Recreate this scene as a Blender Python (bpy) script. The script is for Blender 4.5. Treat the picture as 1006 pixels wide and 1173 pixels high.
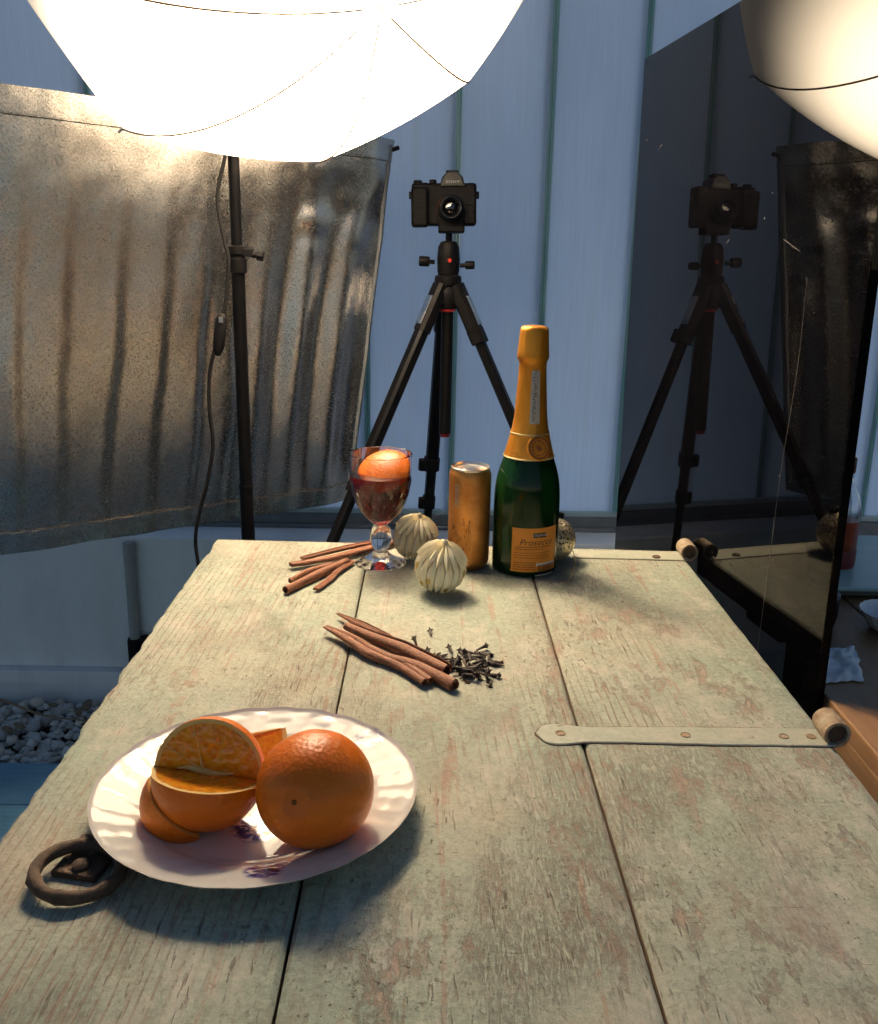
import bpy, math, random
from mathutils import Matrix, Vector, noise
from math import sin, cos, pi, radians, sqrt
random.seed(7)
sc = bpy.context.scene
for o in list(bpy.data.objects):
    bpy.data.objects.remove(o)

# ------------------------------------------------------------------ camera
F, CX, CY, HC = 1082.0, 503.0, 586.5, 1.176
_d = Vector((430-CX, 4350-CY, F)).normalized()
_v = Vector((495-CX, 275-CY, F)); _v = (_v-_d*_v.dot(_d)).normalized()
_x = _d.cross(_v)
RW = Matrix((_x, _v, -_d))                       # photo direction -> world direction
CAM = Vector((0, 0, HC))
def ray(px, py): return RW @ Vector((px-CX, py-CY, F))
def onz(px, py, z=.75):
    r = ray(px, py); return CAM+r*((z-HC)/r.z)
def ony(px, py, y):
    r = ray(px, py); return CAM+r*(y/r.y)
def depth(p): return (RW.transposed() @ (Vector(p)-CAM)).z
cd = bpy.data.cameras.new('camera'); cam = bpy.data.objects.new('camera', cd)
sc.collection.objects.link(cam); sc.camera = cam
cd.sensor_fit = 'HORIZONTAL'; cd.sensor_width = 36; cd.lens = 36*F/1006
cd.clip_start = .02; cd.clip_end = 500
m = Matrix((RW @ Vector((1, 0, 0)), RW @ Vector((0, -1, 0)), RW @ Vector((0, 0, -1)))).transposed().to_4x4()
m.translation = CAM; cam.matrix_world = m

# ------------------------------------------------------------------ world, lamp, exposure
w = bpy.data.worlds.new('World'); sc.world = w; w.use_nodes = True
nt = w.node_tree; bg = nt.nodes['Background']
sky = nt.nodes.new('ShaderNodeTexSky'); sky.sky_type = 'NISHITA'; sky.sun_disc = False
SUN_EL, SUN_AZ = radians(30), radians(20)      # sun behind the glass screen, the table in its shade
sky.sun_elevation = SUN_EL; sky.sun_rotation = SUN_AZ
sky.air_density = 1.0; sky.dust_density = 0.0; sky.ozone_density = 1.6
nt.links.new(sky.outputs[0], bg.inputs[0]); bg.inputs[1].default_value = .05
sl_ = bpy.data.lights.new('sun', 'SUN'); sl_.energy = 1.05; sl_.angle = radians(10); sl_.color = (1.0, .97, .92)
so = bpy.data.objects.new('sun', sl_); sc.collection.objects.link(so)
so.rotation_euler = (-Vector((cos(SUN_EL)*sin(SUN_AZ), cos(SUN_EL)*cos(SUN_AZ), sin(SUN_EL)))).to_track_quat('-Z', 'Y').to_euler()
sc.view_settings.view_transform = 'Standard'; sc.view_settings.look = 'None'
sc.view_settings.exposure = 0.4; sc.view_settings.gamma = 1.0
sc.view_settings.use_curve_mapping = False
sc.render.engine = 'CYCLES'
cy = sc.cycles; cy.use_denoising = True; cy.max_bounces = 14; cy.transparent_max_bounces = 16
cy.transmission_bounces = 12; cy.glossy_bounces = 6; cy.diffuse_bounces = 5
cy.sample_clamp_indirect = 6.0; cy.caustics_reflective = False; cy.blur_glossy = .6
try: cy.denoiser = 'OPENIMAGEDENOISE'
except Exception: pass
# the lit photographic umbrella, fitted to the photograph
UAX = Vector((.443, -.590, -.675)).normalized(); UAP = Vector((-.072, 1.369, 1.467))
UR, UH, UB, UPH = .433, .224, 1.143, -1.094
LAMP_P = UAP-UAX*.40
ld = bpy.data.lights.new('bulb_light', 'SPOT'); ld.energy = 505; ld.color = (1.0, .79, .545)
ld.shadow_soft_size = .075; ld.spot_size = radians(104); ld.spot_blend = 1.0
lo = bpy.data.objects.new('bulb_light', ld); sc.collection.objects.link(lo)
lo.location = LAMP_P; lo.rotation_euler = Vector((.25, -.40, -.88)).to_track_quat('-Z', 'Y').to_euler()

# ------------------------------------------------------------------ mesh helpers
class MB:
    def __init__(s): s.v = []; s.f = []; s.mi = []
    def add(s, vs, fs, mi=0):
        n = len(s.v); s.v += [Vector(p) for p in vs]; s.f += [tuple(i+n for i in f) for f in fs]; s.mi += [mi]*len(fs); return s
    def box(s, c, size, rot=None, mi=0):
        x, y, z = [a/2 for a in size]; P = []
        for k in range(8):
            p = Vector((x if k & 1 else -x, y if k & 2 else -y, z if k & 4 else -z))
            P.append((rot @ p if rot else p)+Vector(c))
        return s.add(P, [(0, 2, 3, 1), (4, 5, 7, 6), (0, 1, 5, 4), (2, 6, 7, 3), (0, 4, 6, 2), (1, 3, 7, 5)], mi)
    def loft(s, rings, closed=True, cap=True, mi=0):
        n = len(rings[0]); vs = [p for r in rings for p in r]; fs = []
        for i in range(len(rings)-1):
            for j in range(n if closed else n-1):
                k = (j+1) % n; fs.append((i*n+j, i*n+k, (i+1)*n+k, (i+1)*n+j))
        if cap:
            fs.append(tuple(reversed(range(n)))); fs.append(tuple((len(rings)-1)*n+j for j in range(n)))
        return s.add(vs, fs, mi)
    def lathe(s, prof, n=32, M=None, cap=False, mi=0, fn=None):
        M = M or Matrix(); rings = []
        for r, z in prof:
            ring = []
            for j in range(n):
                a = 2*pi*j/n; rr = fn(a, r, z) if fn else r
                ring.append(M @ Vector((rr*cos(a), rr*sin(a), z)))
            rings.append(ring)
        return s.loft(rings, True, cap, mi)
    def tube(s, path, rad, n=10, cap=True, mi=0):
        path = [Vector(p) for p in path]; rings = []; up = None
        for i, p in enumerate(path):
            t = (path[min(i+1, len(path)-1)]-path[max(i-1, 0)]).normalized()
            if up is None: up = t.orthogonal().normalized()
            up = (up-t*up.dot(t)).normalized(); sd = t.cross(up)
            r = rad[i] if isinstance(rad, (list, tuple)) else rad
            rings.append([p+(up*cos(2*pi*j/n)+sd*sin(2*pi*j/n))*r for j in range(n)])
        return s.loft(rings, True, cap, mi)
    def build(s, name, mats, parent=None, smooth=True, M=None, bevel=0, ang=40):
        me = bpy.data.meshes.new(name)
        me.from_pydata([(M @ p) if M else p for p in s.v], [], s.f); me.validate()
        for mt in (mats if isinstance(mats, (list, tuple)) else [mats]): me.materials.append(mt)
        if isinstance(mats, (list, tuple)) and len(me.polygons) == len(s.mi):
            me.polygons.foreach_set('material_index', s.mi)
        o = link(name, me, parent)
        if smooth:
            me.shade_smooth()
            try: me.set_sharp_from_angle(angle=radians(ang))
            except Exception: pass
        if bevel:
            b = o.modifiers.new('bevel', 'BEVEL'); b.width = bevel; b.segments = 2; b.limit_method = 'ANGLE'
        return o
def link(name, data, parent=None):
    o = bpy.data.objects.new(name, data); sc.collection.objects.link(o)
    if parent is not None:
        o.parent = parent; o.matrix_parent_inverse = base_inv(parent)
    return o
def base_inv(p):                                  # parts are built in world space
    if p.parent is not None: return Matrix()
    return Matrix.LocRotScale(p.location, p.rotation_euler, None).inverted()
def tag(o, label, cat, group=None):
    o['label'] = label; o['category'] = cat
    if group: o['group'] = group
    return o
def thing(name, label, cat, loc, group=None):
    o = bpy.data.objects.new(name, None); sc.collection.objects.link(o); o.location = loc
    o.empty_display_size = .05
    return tag(o, label, cat, group)
def basis(z, p=(0, 0, 0), xh=None):
    z = Vector(z).normalized(); x = (Vector(xh)-z*Vector(xh).dot(z)).normalized() if xh else z.orthogonal().normalized()
    M = Matrix((x, z.cross(x), z)).transposed().to_4x4(); M.translation = Vector(p); return M
def bez(pts, n=8):
    """Catmull-Rom through the points"""
    P = [Vector(p) for p in pts]; P = [P[0]*2-P[1]]+P+[P[-1]*2-P[-2]]; out = []
    for i in range(1, len(P)-2):
        a, b, c, d = P[i-1:i+3]
        for k in range(n):
            t = k/n
            out.append(.5*((2*b)+(c-a)*t+(2*a-5*b+4*c-d)*t*t+(3*b-a-3*c+d)*t**3))
    out.append(P[-2]); return out
def interp(rows, y):
    for (a, b), (c, d) in zip(rows, rows[1:]):
        if a <= y <= c or c <= y <= a: return b+(d-b)*((y-a)/(c-a) if c != a else 0)
    return rows[-1][1]

# ------------------------------------------------------------------ material helpers
class NT:
    def __init__(s, name):
        s.m = bpy.data.materials.new(name); s.m.use_nodes = True; s.t = s.m.node_tree
        s.b = s.t.nodes['Principled BSDF']; s.out = s.t.nodes['Material Output']
        s.co = s.t.nodes.new('ShaderNodeTexCoord').outputs['Object']
    def n(s, kind, **kw):
        x = s.t.nodes.new('ShaderNode'+kind)
        for k, v in kw.items(): setattr(x, k, v)
        return x
    def set(s, inp, v):
        if isinstance(v, bpy.types.NodeSocket): s.t.links.new(v, inp)
        elif isinstance(v, (tuple, list)) and len(v) == 3 and inp.type == 'RGBA': inp.default_value = (*v, 1)
        else: inp.default_value = v
    def p(s, **kw):
        names = dict(col='Base Color', rough='Roughness', metal='Metallic', ior='IOR', trans='Transmission Weight',
                     spec='Specular IOR Level', coat='Coat Weight', crough='Coat Roughness', sss='Subsurface Weight',
                     emit='Emission Color', estr='Emission Strength', normal='Normal', alpha='Alpha', ssr='Subsurface Radius', sssc='Subsurface Scale')
        for k, v in kw.items(): s.set(s.b.inputs[names[k]], v)
        return s.m
    def map(s, sc_=(1, 1, 1), loc=(0, 0, 0), rot=(0, 0, 0), vec=None):
        x = s.n('Mapping'); s.set(x.inputs[0], vec or s.co)
        x.inputs['Scale'].default_value = sc_; x.inputs['Location'].default_value = loc; x.inputs['Rotation'].default_value = rot
        return x.outputs[0]
    def noise(s, scale, detail=4, rough=.55, vec=None, dist=0):
        x = s.n('TexNoise'); s.set(x.inputs['Vector'], vec or s.co); x.inputs['Scale'].default_value = scale
        x.inputs['Detail'].default_value = detail; x.inputs['Roughness'].default_value = rough; x.inputs['Distortion'].default_value = dist
        return x.outputs[0]
    def vor(s, scale, vec=None, feature='F1', out=0):
        x = s.n('TexVoronoi', feature=feature); s.set(x.inputs['Vector'], vec or s.co); x.inputs['Scale'].default_value = scale
        return x.outputs[out]
    def ramp(s, fac, *st):
        x = s.n('ValToRGB'); s.set(x.inputs[0], fac); e = x.color_ramp.elements
        while len(e) < len(st): e.new(.5)
        for el, (p, c) in zip(e, st):
            el.position = p; el.color = (*c, 1) if isinstance(c, (tuple, list)) else (c, c, c, 1)
        return x.outputs[0]
    def mix(s, fac, a, b, mode='MIX'):
        x = s.n('Mix', data_type='RGBA', blend_type=mode); s.set(x.inputs[0], fac); s.set(x.inputs[6], a); s.set(x.inputs[7], b)
        return x.outputs[2]
    def math(s, op, a, b=0, c=0):
        x = s.n('Math', operation=op); s.set(x.inputs[0], a); s.set(x.inputs[1], b); s.set(x.inputs[2], c); return x.outputs[0]
    def sep(s, vec=None):
        x = s.n('SeparateXYZ'); s.set(x.inputs[0], vec or s.co); return x.outputs
    def bump(s, h, strength=.3, dist=.002, normal=None):
        x = s.n('Bump'); s.set(x.inputs['Height'], h); x.inputs['Strength'].default_value = strength; x.inputs['Distance'].default_value = dist
        if normal is not None: s.set(x.inputs['Normal'], normal)
        return x.outputs[0]
def plain(name, col, rough=.5, metal=0, var=.12, scale=30, bump=.1, **kw):
    t = NT(name); n = t.noise(scale, 4)
    c = t.ramp(n, (.3, tuple(x*(1-var) for x in col)), (.7, tuple(min(1, x*(1+var)) for x in col)))
    r = t.ramp(t.noise(scale*.4, 3), (.3, max(.02, rough*.85)), (.7, min(1, rough*1.15)))
    t.p(col=c, rough=r, metal=metal, **kw)
    if bump: t.p(normal=t.bump(n, bump, .001))
    return t.m

# ------------------------------------------------------------------ materials of the place
def m_paint():
    """weathered grey-green paint over wood, boards run along Y"""
    t = NT('worn_green_paint'); co = t.co
    base = t.ramp(t.noise(5, 6, .65), (.30, (.285, .35, .295)), (.5, (.375, .405, .345)), (.72, (.505, .46, .375)))
    fine = t.noise(230, 5, .78); mot = t.noise(60, 7, .75, t.map((1, .6, 1)))
    base = t.mix(.8, base, t.ramp(fine, (.34, (.20, .19, .15)), (.62, (.64, .60, .52))), 'SOFT_LIGHT')
    base = t.mix(t.ramp(mot, (.34, .35), (.48, 0.0)), base, (.26, .25, .19))
    # pale dusty scuffs
    sc_ = t.ramp(t.noise(17, 9, .8, t.map((1, .55, 1), (3, 1, 0))), (.50, 0.0), (.62, .6))
    base = t.mix(sc_, base, (.61, .56, .46))
    # bare wood showing where the paint has rubbed thin along the grain
    grain = t.noise(1, 6, .78, t.map((520, 70, 40)), .15)
    patch = t.noise(6.0, 7, .68, t.map((1.25, .7, 1), (7.3, 2.1, 0)))
    gm = t.math('MULTIPLY', t.ramp(grain, (.48, 0.0), (.58, 1.0)), t.ramp(patch, (.46, 0.0), (.62, .45)))
    base = t.mix(gm, base, (.26, .16, .11))
    # flame grain telegraphing through the paint, different in every board
    wv_ = t.n('TexWave', wave_type='RINGS', rings_direction='Z'); t.set(wv_.inputs['Vector'], t.map((1.0, .07, 1), (.03, .02, 0)))
    for nm, vl in (('Scale', 42), ('Distortion', 5.5), ('Detail', 4), ('Detail Scale', 1.6), ('Detail Roughness', .6)): wv_.inputs[nm].default_value = vl
    fg = t.math('MULTIPLY', t.ramp(wv_.outputs['Fac'], (.0, 1.0), (.16, 0.0)), t.math('MULTIPLY', t.ramp(t.noise(4.5, 4, .6, t.map((1, .8, 1), (11, 4, 0))), (.48, 0.0), (.62, .6)), t.ramp(t.noise(70, 4, .7), (.38, .2), (.55, 1.0))))
    base = t.mix(fg, base, (.27, .15, .105))
    # pinkish primer blotches, some drawn out along the boards
    pk = t.math('MULTIPLY', t.ramp(t.noise(30, 9, .78, t.map((1.3, .5, 1), (1, 9, 0))), (.535, 0.0), (.61, .58)), t.ramp(t.noise(3.6, 3, .5, t.map((1, 1, 1), (5, 5, 0))), (.42, 0.0), (.60, 1.0)))
    base = t.mix(pk, base, (.40, .245, .185))
    ln = t.math('MULTIPLY', t.ramp(t.noise(1, 3, .5, t.map((125, 3.2, 10), (2, 0, 0)), .35), (.625, 0.0), (.65, .5)), t.ramp(t.noise(40, 5, .75), (.44, 0.0), (.54, 1.0)))
    base = t.mix(ln, base, (.33, .18, .125))
    # short hairline checks in the boards
    ck = t.noise(1, 3, .5, t.map((380, 34, 10), (4, 0, 0)), .5)
    cm = t.math('MULTIPLY', t.ramp(ck, (.65, 0.0), (.70, .7)), t.ramp(t.noise(7, 4), (.46, 0.0), (.58, 1.0)))
    base = t.mix(cm, base, (.11, .07, .05))
    # small dark pits and short cross scratches
    pit = t.math('MULTIPLY', t.ramp(t.noise(170, 4, .75, t.map((1, .7, 1))), (.62, 0.0), (.67, .75)), t.ramp(t.noise(8, 4), (.38, .1), (.60, 1.0)))
    base = t.mix(pit, base, (.12, .085, .06))
    scr = t.ramp(t.noise(1, 2, .5, t.map((30, 420, 30), (0, 0, 0), (0, 0, .12)), .4), (.735, 0.0), (.755, .7))
    base = t.mix(scr, base, (.11, .07, .045))
    h = t.math('SUBTRACT', t.math('ADD', t.math('MULTIPLY', fine, .6), t.math('MULTIPLY', t.noise(45, 6, .7), .9)), t.math('ADD', t.math('ADD', gm, t.math('ADD', fg, pit)), t.math('ADD', cm, pk)))
    return t.p(col=base, rough=t.ramp(t.noise(20, 4), (.3, .62), (.7, .85)), spec=.3, normal=t.bump(h, .9, .0013))
M_PAINT = m_paint()
def m_iron_paint():
    t = NT('painted_iron'); n = t.noise(22, 7, .7); f = t.noise(200, 5, .75)
    c = t.ramp(n, (.3, (.36, .40, .33)), (.7, (.50, .48, .40))); c = t.mix(.5, c, t.ramp(f, (.35, (.28, .27, .21)), (.62, (.62, .59, .5))), 'SOFT_LIGHT')
    pit = t.ramp(t.noise(75, 5, .75), (.62, 0.0), (.68, .8)); c = t.mix(pit, c, (.20, .11, .07))
    return t.p(col=c, rough=.6, normal=t.bump(t.math('SUBTRACT', f, pit), .5, .001))
M_IRONP = m_iron_paint()
def m_endwood():
    t = NT('raw_wood_edge'); g = t.noise(1, 6, .7, t.map((60, 9, 160)))
    return t.p(col=t.ramp(g, (.3, (.10, .06, .04)), (.6, (.26, .17, .10)), (.75, (.36, .30, .21))), rough=.8, normal=t.bump(g, .6, .001))
M_EDGE = m_endwood()
def m_rust(name, a, b, c, sc_=60):
    t = NT(name); n = t.noise(sc_, 7, .72); v = t.noise(sc_*3, 4, .7)
    col = t.mix(.35, t.ramp(n, (.3, a), (.5, b), (.68, c)), t.ramp(v, (.35, a), (.65, c)))
    return t.p(col=col, rough=.82, metal=.15, normal=t.bump(t.math('ADD', n, t.math('MULTIPLY', v, .5)), .9, .0018))
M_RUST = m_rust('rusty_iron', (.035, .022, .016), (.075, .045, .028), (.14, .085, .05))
M_RUSTP = m_rust('rust_through_paint', (.13, .065, .03), (.34, .24, .15), (.46, .40, .29), 45)
def glow_through(t, col, k, **kw):
    """frosted glass: part of the daylight behind it comes through"""
    t.p(col=col, **kw); tr = t.n('BsdfTranslucent'); t.set(tr.inputs[0], col); mx = t.n('MixShader'); mx.inputs[0].default_value = k
    t.t.links.new(t.b.outputs[0], mx.inputs[1]); t.t.links.new(tr.outputs[0], mx.inputs[2]); t.t.links.new(mx.outputs[0], t.out.inputs[0]); return t.m
def m_glasswall():
    t = NT('frosted_channel_glass'); st = t.noise(1, 3, .5, t.map((190, 5, 7)), .1); b = t.noise(2.2, 4, .6, t.map((1, 1, .5)))
    col = t.ramp(b, (.3, (.60, .70, .84)), (.7, (.72, .81, .93)))
    col = t.mix(t.ramp(st, (.35, .22), (.6, 0.0)), col, (.52, .60, .71))
    dr = t.noise(1, 4, .6, t.map((30, 10, .9)))
    col = t.mix(t.ramp(dr, (.58, 0.0), (.75, .35)), col, (.62, .65, .67))
    return glow_through(t, col, .68, rough=.42, spec=.35, normal=t.bump(st, .12, .001))
M_GLASSW = m_glasswall()
def m_teal():
    t = NT('green_glass_edge'); n = t.noise(1, 4, .6, t.map((20, 20, 2.5))); z = t.noise(1, 2, .5, t.map((400, 5, 1)))
    col = t.mix(.4, t.ramp(n, (.3, (.24, .47, .48)), (.7, (.38, .62, .61))), t.ramp(z, (.4, (.18, .40, .42)), (.6, (.50, .72, .72))))
    return glow_through(t, col, .45, rough=.22, spec=.5)
M_TEAL = m_teal()
def m_render():
    t = NT('white_masonry_paint'); n = t.noise(3, 5, .6); f = t.noise(90, 4, .6)
    stn = t.ramp(t.noise(1, 5, .7, t.map((5, 5, 1.5))), (.5, 0.0), (.75, .45))
    col = t.mix(stn, t.ramp(n, (.3, (.68, .69, .70)), (.7, (.77, .78, .79))), (.42, .41, .38))
    return t.p(col=col, rough=.8, normal=t.bump(f, .35, .002))
M_WALL = m_render()
M_RAIL = plain('grey_aluminium_rail', (.13, .15, .17), .45, .5, .15, 20, .1)
M_BLACK = plain('black_anodised', (.005, .0045, .005), .35, 0, .2, 40, .15, spec=.12)
M_BLACKM = plain('matt_black_plastic', (.006, .0052, .0056), .5, 0, .2, 90, .25, spec=.12)
M_RUBBER = plain('black_rubber', (.006, .0055, .0055), .6, 0, .2, 60, .2, spec=.15)
M_STEEL = plain('brushed_steel', (.62, .61, .60), .28, 1, .08, 60, .1)
M_REDP = plain('red_plastic', (.42, .02, .015), .4, 0, .1, 40, .1)
M_WHITEP = plain('off_white_print', (.72, .70, .66), .5, 0, .05, 50, 0)
M_GREYPIPE = plain('grey_pvc', (.30, .30, .285), .45, 0, .12, 8, .1)

# ------------------------------------------------------------------ ground, deck, gravel, wall
def struct(o): o['kind'] = 'structure'; return o
t = NT('dark_soil'); M_SOIL = t.p(col=t.ramp(t.noise(12, 6, .7), (.3, (.03, .025, .02)), (.7, (.08, .065, .05))), rough=.95, normal=t.bump(t.noise(40, 5), .6, .01))
struct(MB().add([(-60, -60, -.09), (60, -60, -.09), (60, 60, -.09), (-60, 60, -.09)], [(0, 1, 2, 3)]).build('ground', M_SOIL, smooth=False))
t = NT('blue_deck_paint'); g = t.noise(1, 6, .65, t.map((5, 90, 40))); n = t.noise(6, 5)
M_DECK = t.p(col=t.mix(t.ramp(g, (.45, .0), (.7, .5)), t.ramp(n, (.3, (.11, .27, .38)), (.7, (.14, .33, .45))), (.05, .15, .24)), rough=.55, normal=t.bump(g, .25, .001))
deck = struct(MB().box((0, -.6, -.055), (7, 5.0, .02)).build('deck', M_SOIL, smooth=False))
bm_ = MB().box((0, 0, -.011), (7, .1635, .022)); first = None
for k in range(20):
    y = 1.944-.084-k*.168
    if first is None:
        first = bm_.build('board', M_DECK, deck, smooth=False, bevel=.0015); o = first
    else:
        o = first.copy(); sc.collection.objects.link(o); o.parent = deck
    o.location = (random.uniform(-.01, .01), y, random.uniform(-.0006, .0006))
def pebble_mesh(seed):
    import bmesh
    b = bmesh.new(); bmesh.ops.create_icosphere(b, subdivisions=2, radius=1)
    s0 = Vector((seed*3.1, seed*1.7, 0)); sx, sy, sz = random.uniform(.75, 1.3), random.uniform(.6, 1), random.uniform(.42, .75)
    for v in b.verts:
        k = 1+.38*noise.noise(v.co*1.0+s0)+.24*noise.noise(v.co*2.1+s0)+.1*noise.noise(v.co*4+s0)
        v.co = Vector((v.co.x*sx, v.co.y*sy, v.co.z*sz))*k
    me = bpy.data.meshes.new('pebble'); b.to_mesh(me); b.free(); me.shade_smooth(); return me
PM = []
for k, c in enumerate([(.62, .61, .58), (.52, .51, .50), (.46, .42, .36), (.36, .33, .30), (.56, .53, .47)]):
    M_ = plain('pebble_stone_%d' % k, c, .7, 0, .18, 60, .3)
    for j in range(4):
        me = pebble_mesh(k*4+j); me.materials.append(M_); PM.append(me)
M_CHIP = plain('dry_bark', (.20, .14, .085), .85, 0, .3, 60, .4)
gravel = struct(MB().box((0, 2.145, -.066), (7, .39, .02)).build('gravel_bed', M_SOIL, smooth=False))
cnt = 0; placed = []
tries = 0
while cnt < 285 and tries < 20000:
    tries += 1
    x, y = random.uniform(-1.42, -.70), random.uniform(1.965, 2.285); r = random.choice((.010, .012, .015, .018, .022))
    lay = -.045 if cnt < 110 else -.025 if cnt < 215 else -.008
    if any((x-a)**2+(y-b)**2 < ((r+c)*.78)**2 and abs(lay-l) < .01 for a, b, c, l in placed): continue
    placed.append((x, y, r, lay))
    o = bpy.data.objects.new('pebble', random.choice(PM)); sc.collection.objects.link(o); o.parent = gravel
    o.location = (x, y, lay+random.uniform(-.004, .006)-(.02 if y > 2.25 else 0)); o.scale = (r, r, r)
    o.rotation_euler = (random.uniform(-.4, .4), random.uniform(-.4, .4), random.uniform(0, 6.3)); cnt += 1
for k in range(11):                                   # bark flakes and a dry twig among the stones
    x, y = random.uniform(-1.25, -.82), random.uniform(2.05, 2.22); a = random.uniform(0, 3); L = random.uniform(.02, .05)
    p0 = Vector((x, y, .006)); d = Vector((cos(a), sin(a), random.uniform(-.1, .15)))*L
    sd = Vector((-sin(a), cos(a), .1))*random.uniform(.006, .013)
    MB().loft([[p0-sd*.6, p0+sd*.6, p0+sd*.6+Vector((0, 0, .003)), p0-sd*.6+Vector((0, 0, .003))], [p0+d*.5-sd, p0+d*.5+sd, p0+d*.5+sd+Vector((0, 0, .004)), p0+d*.5-sd+Vector((0, 0, .004))], [p0+d-sd*.3, p0+d+sd*.5, p0+d+sd*.5+Vector((0, 0, .003)), p0+d-sd*.3+Vector((0, 0, .003))]]).build('bark_flake', M_CHIP, gravel, smooth=False)
MB().tube(bez([(-1.22, 2.25, .018), (-1.08, 2.20, .022), (-.95, 2.13, .02), (-.82, 2.11, .016)]), [.004]*8+[.003]*8+[.0022]*9, 6).build('twig', M_CHIP, gravel)
gs = MB(); icos = [[v.co.copy() for v in me.vertices] for me in PM[:6]]; icf = [tuple(p.vertices) for p in PM[0].polygons]
for k in range(1900):
    x = random.uniform(-3.4, 3.4)
    if k < 420: x = random.uniform(-1.42, -.70)
    low = -1.42 < x < -.70
    r = random.uniform(.010, .018) if low else random.uniform(.012, .026); c = Vector((x, random.uniform(1.965, 2.285), random.uniform(-.048, -.030) if low else random.uniform(-.045, -.01))); R = Matrix.Rotation(random.uniform(0, 6.3), 3, 'Z')
    gs.add([c+(R @ p)*r for p in random.choice(icos)], icf)
g = gs.build('pebble_mass', PM[0].materials[0], gravel); g['kind'] = 'stuff'

WY, WZ = 2.338, .4225
wall = thing('low_wall', 'low white painted masonry wall with a ledge under the blue glass panels', 'wall', (0, 2.42, -.05))
MB().box((0, WY+.25, (WZ-.05)/2), (7.2, .5, WZ+.05)).build('wall_body', M_WALL, wall, smooth=False, bevel=.006)
pl_ = MB().box((0, 2.3195, .0), (7.2, .034, .112)).build('plinth', M_WALL, wall, smooth=False, bevel=.004)

GY = 2.452
gw = thing('glass_wall', 'tall screen of pale blue frosted glass channels with teal edges', 'glass wall', (0, GY+.03, WZ))
MB().box((0, GY+.035, WZ+.02), (7.2, .07, .04)).box((0, GY+.005, WZ+.006), (7.2, .03, .012)).build('bottom_rail', M_RAIL, gw, smooth=False, bevel=.002)
MB().box((0, GY+.035, 2.72), (7.2, .07, .05)).build('top_rail', M_RAIL, gw, smooth=False, bevel=.002)
MB().box((0, GY+.030, WZ+.046), (7.2, .05, .012)).build('glazing_bead', plain('pale_bead', (.36, .46, .48), .4, 0, .1, 20, 0), gw, smooth=False, bevel=.001)
sx0 = [ony(521, 370, GY).x, ony(620, 370, GY).x, ony(719, 370, GY).x, ony(1012, 450, GY).x]
pitch = (sx0[3]-sx0[0])/5
gp = None
for k in range(-13, 13):
    xa = sx0[0]+k*pitch; z0, z1 = WZ+.05, 2.70
    pm = MB().box((xa+pitch/2, GY+.024, (z0+z1)/2), (pitch-.0155, .007, z1-z0)).build('glass_panel', M_GLASSW, gw, smooth=False, bevel=.0015)
    MB().box((xa-.0039, GY+.0425, (z0+z1)/2), (.0066, .042, z1-z0)).build('glass_flange', M_TEAL, gw, smooth=False, bevel=.001)
    MB().box((xa+.0039, GY+.0410, (z0+z1)/2), (.0066, .042, z1-z0)).build('glass_flange', M_TEAL, gw, smooth=False, bevel=.001)

pipe = thing('wall_pipe', 'grey vertical pipe with black collar standing against the low white wall', 'pipe', (ony(152, 740, WY-.02).x, WY-.02, .06))
px_ = ony(152, 690, WY-.018); pz0 = .085
MB().tube([(px_.x, WY-.018, pz0+.05), (px_.x, WY-.018, .415)], .0145, 20).build('pipe_tube', M_GREYPIPE, pipe)
MB().lathe([(0, -.03), (.019, -.03), (.021, -.02), (.021, .045), (.019, .052), (0, .052)], 20, Matrix.Translation((px_.x, WY-.018, pz0+.012))).build('pipe_collar', M_RUBBER, pipe)
MB().lathe([(0, 0), (.015, 0), (.017, .008), (.015, .022), (0, .024)], 16, basis((1, -.25, .2), (px_.x+.02, WY-.02, pz0+.055))).build('collar_knob', M_RUBBER, pipe)

# ------------------------------------------------------------------ painted door used as the table
XL, XG1, XG2, XR, YF, YN = -.310, -.083, .1415, .366, 1.307, .06
table = thing('plank_table', 'old door of worn green painted planks laid flat as a table', 'table', (0, .7, 0))
def plank(x0, x1, seed, rough_l, rough_r, yf0, yf1):
    n = 150; top = []; T = .034
    def ex(y, amp, s):
        return amp*(noise.noise(Vector((s, y*9, 0)))*.6+noise.noise(Vector((s+5, y*38, 0)))*.4+max(0, noise.noise(Vector((s+9, y*21, 0)))-.35)*2.2)
    L = []; R_ = []
    for i in range(n+1):
        f = i/n
        yl = YN+(yf0-YN)*f; yr = YN+(yf1-YN)*f
        L.append(Vector((x0+abs(ex(yl, rough_l, seed)), yl, .75))); R_.append(Vector((x1-abs(ex(yr, rough_r, seed+3)), yr, .75)))
    rings = []
    for l, r in zip(L, R_):
        b = .0022
        row = [l+Vector((b*.3, 0, -T)), l+Vector((0, 0, -b*1.4)), l+Vector((b, 0, -b*.35)), l+Vector((b*2.2, 0, 0))]
        for k in range(1, 8):
            p = l.lerp(r, k/8); p.z += .0005*noise.noise(Vector((p.x*14+seed, p.y*6, 1))); row.append(p)
        row += [r+Vector((-b*2.2, 0, 0)), r+Vector((-b, 0, -b*.35)), r+Vector((0, 0, -b*1.4)), r+Vector((-b*.3, 0, -T))]
        rings.append(row)
    mb = MB().loft(rings, True, True); w_ = len(rings[0])
    mb.mi = [1 if (i % w_) in (0, w_-2, w_-1) and i < n*w_ else 0 for i in range(len(mb.f))]
    return mb
def yfar(x): return 1.318+(x-XL)/(XR-XL)*(1.296-1.318)
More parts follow.
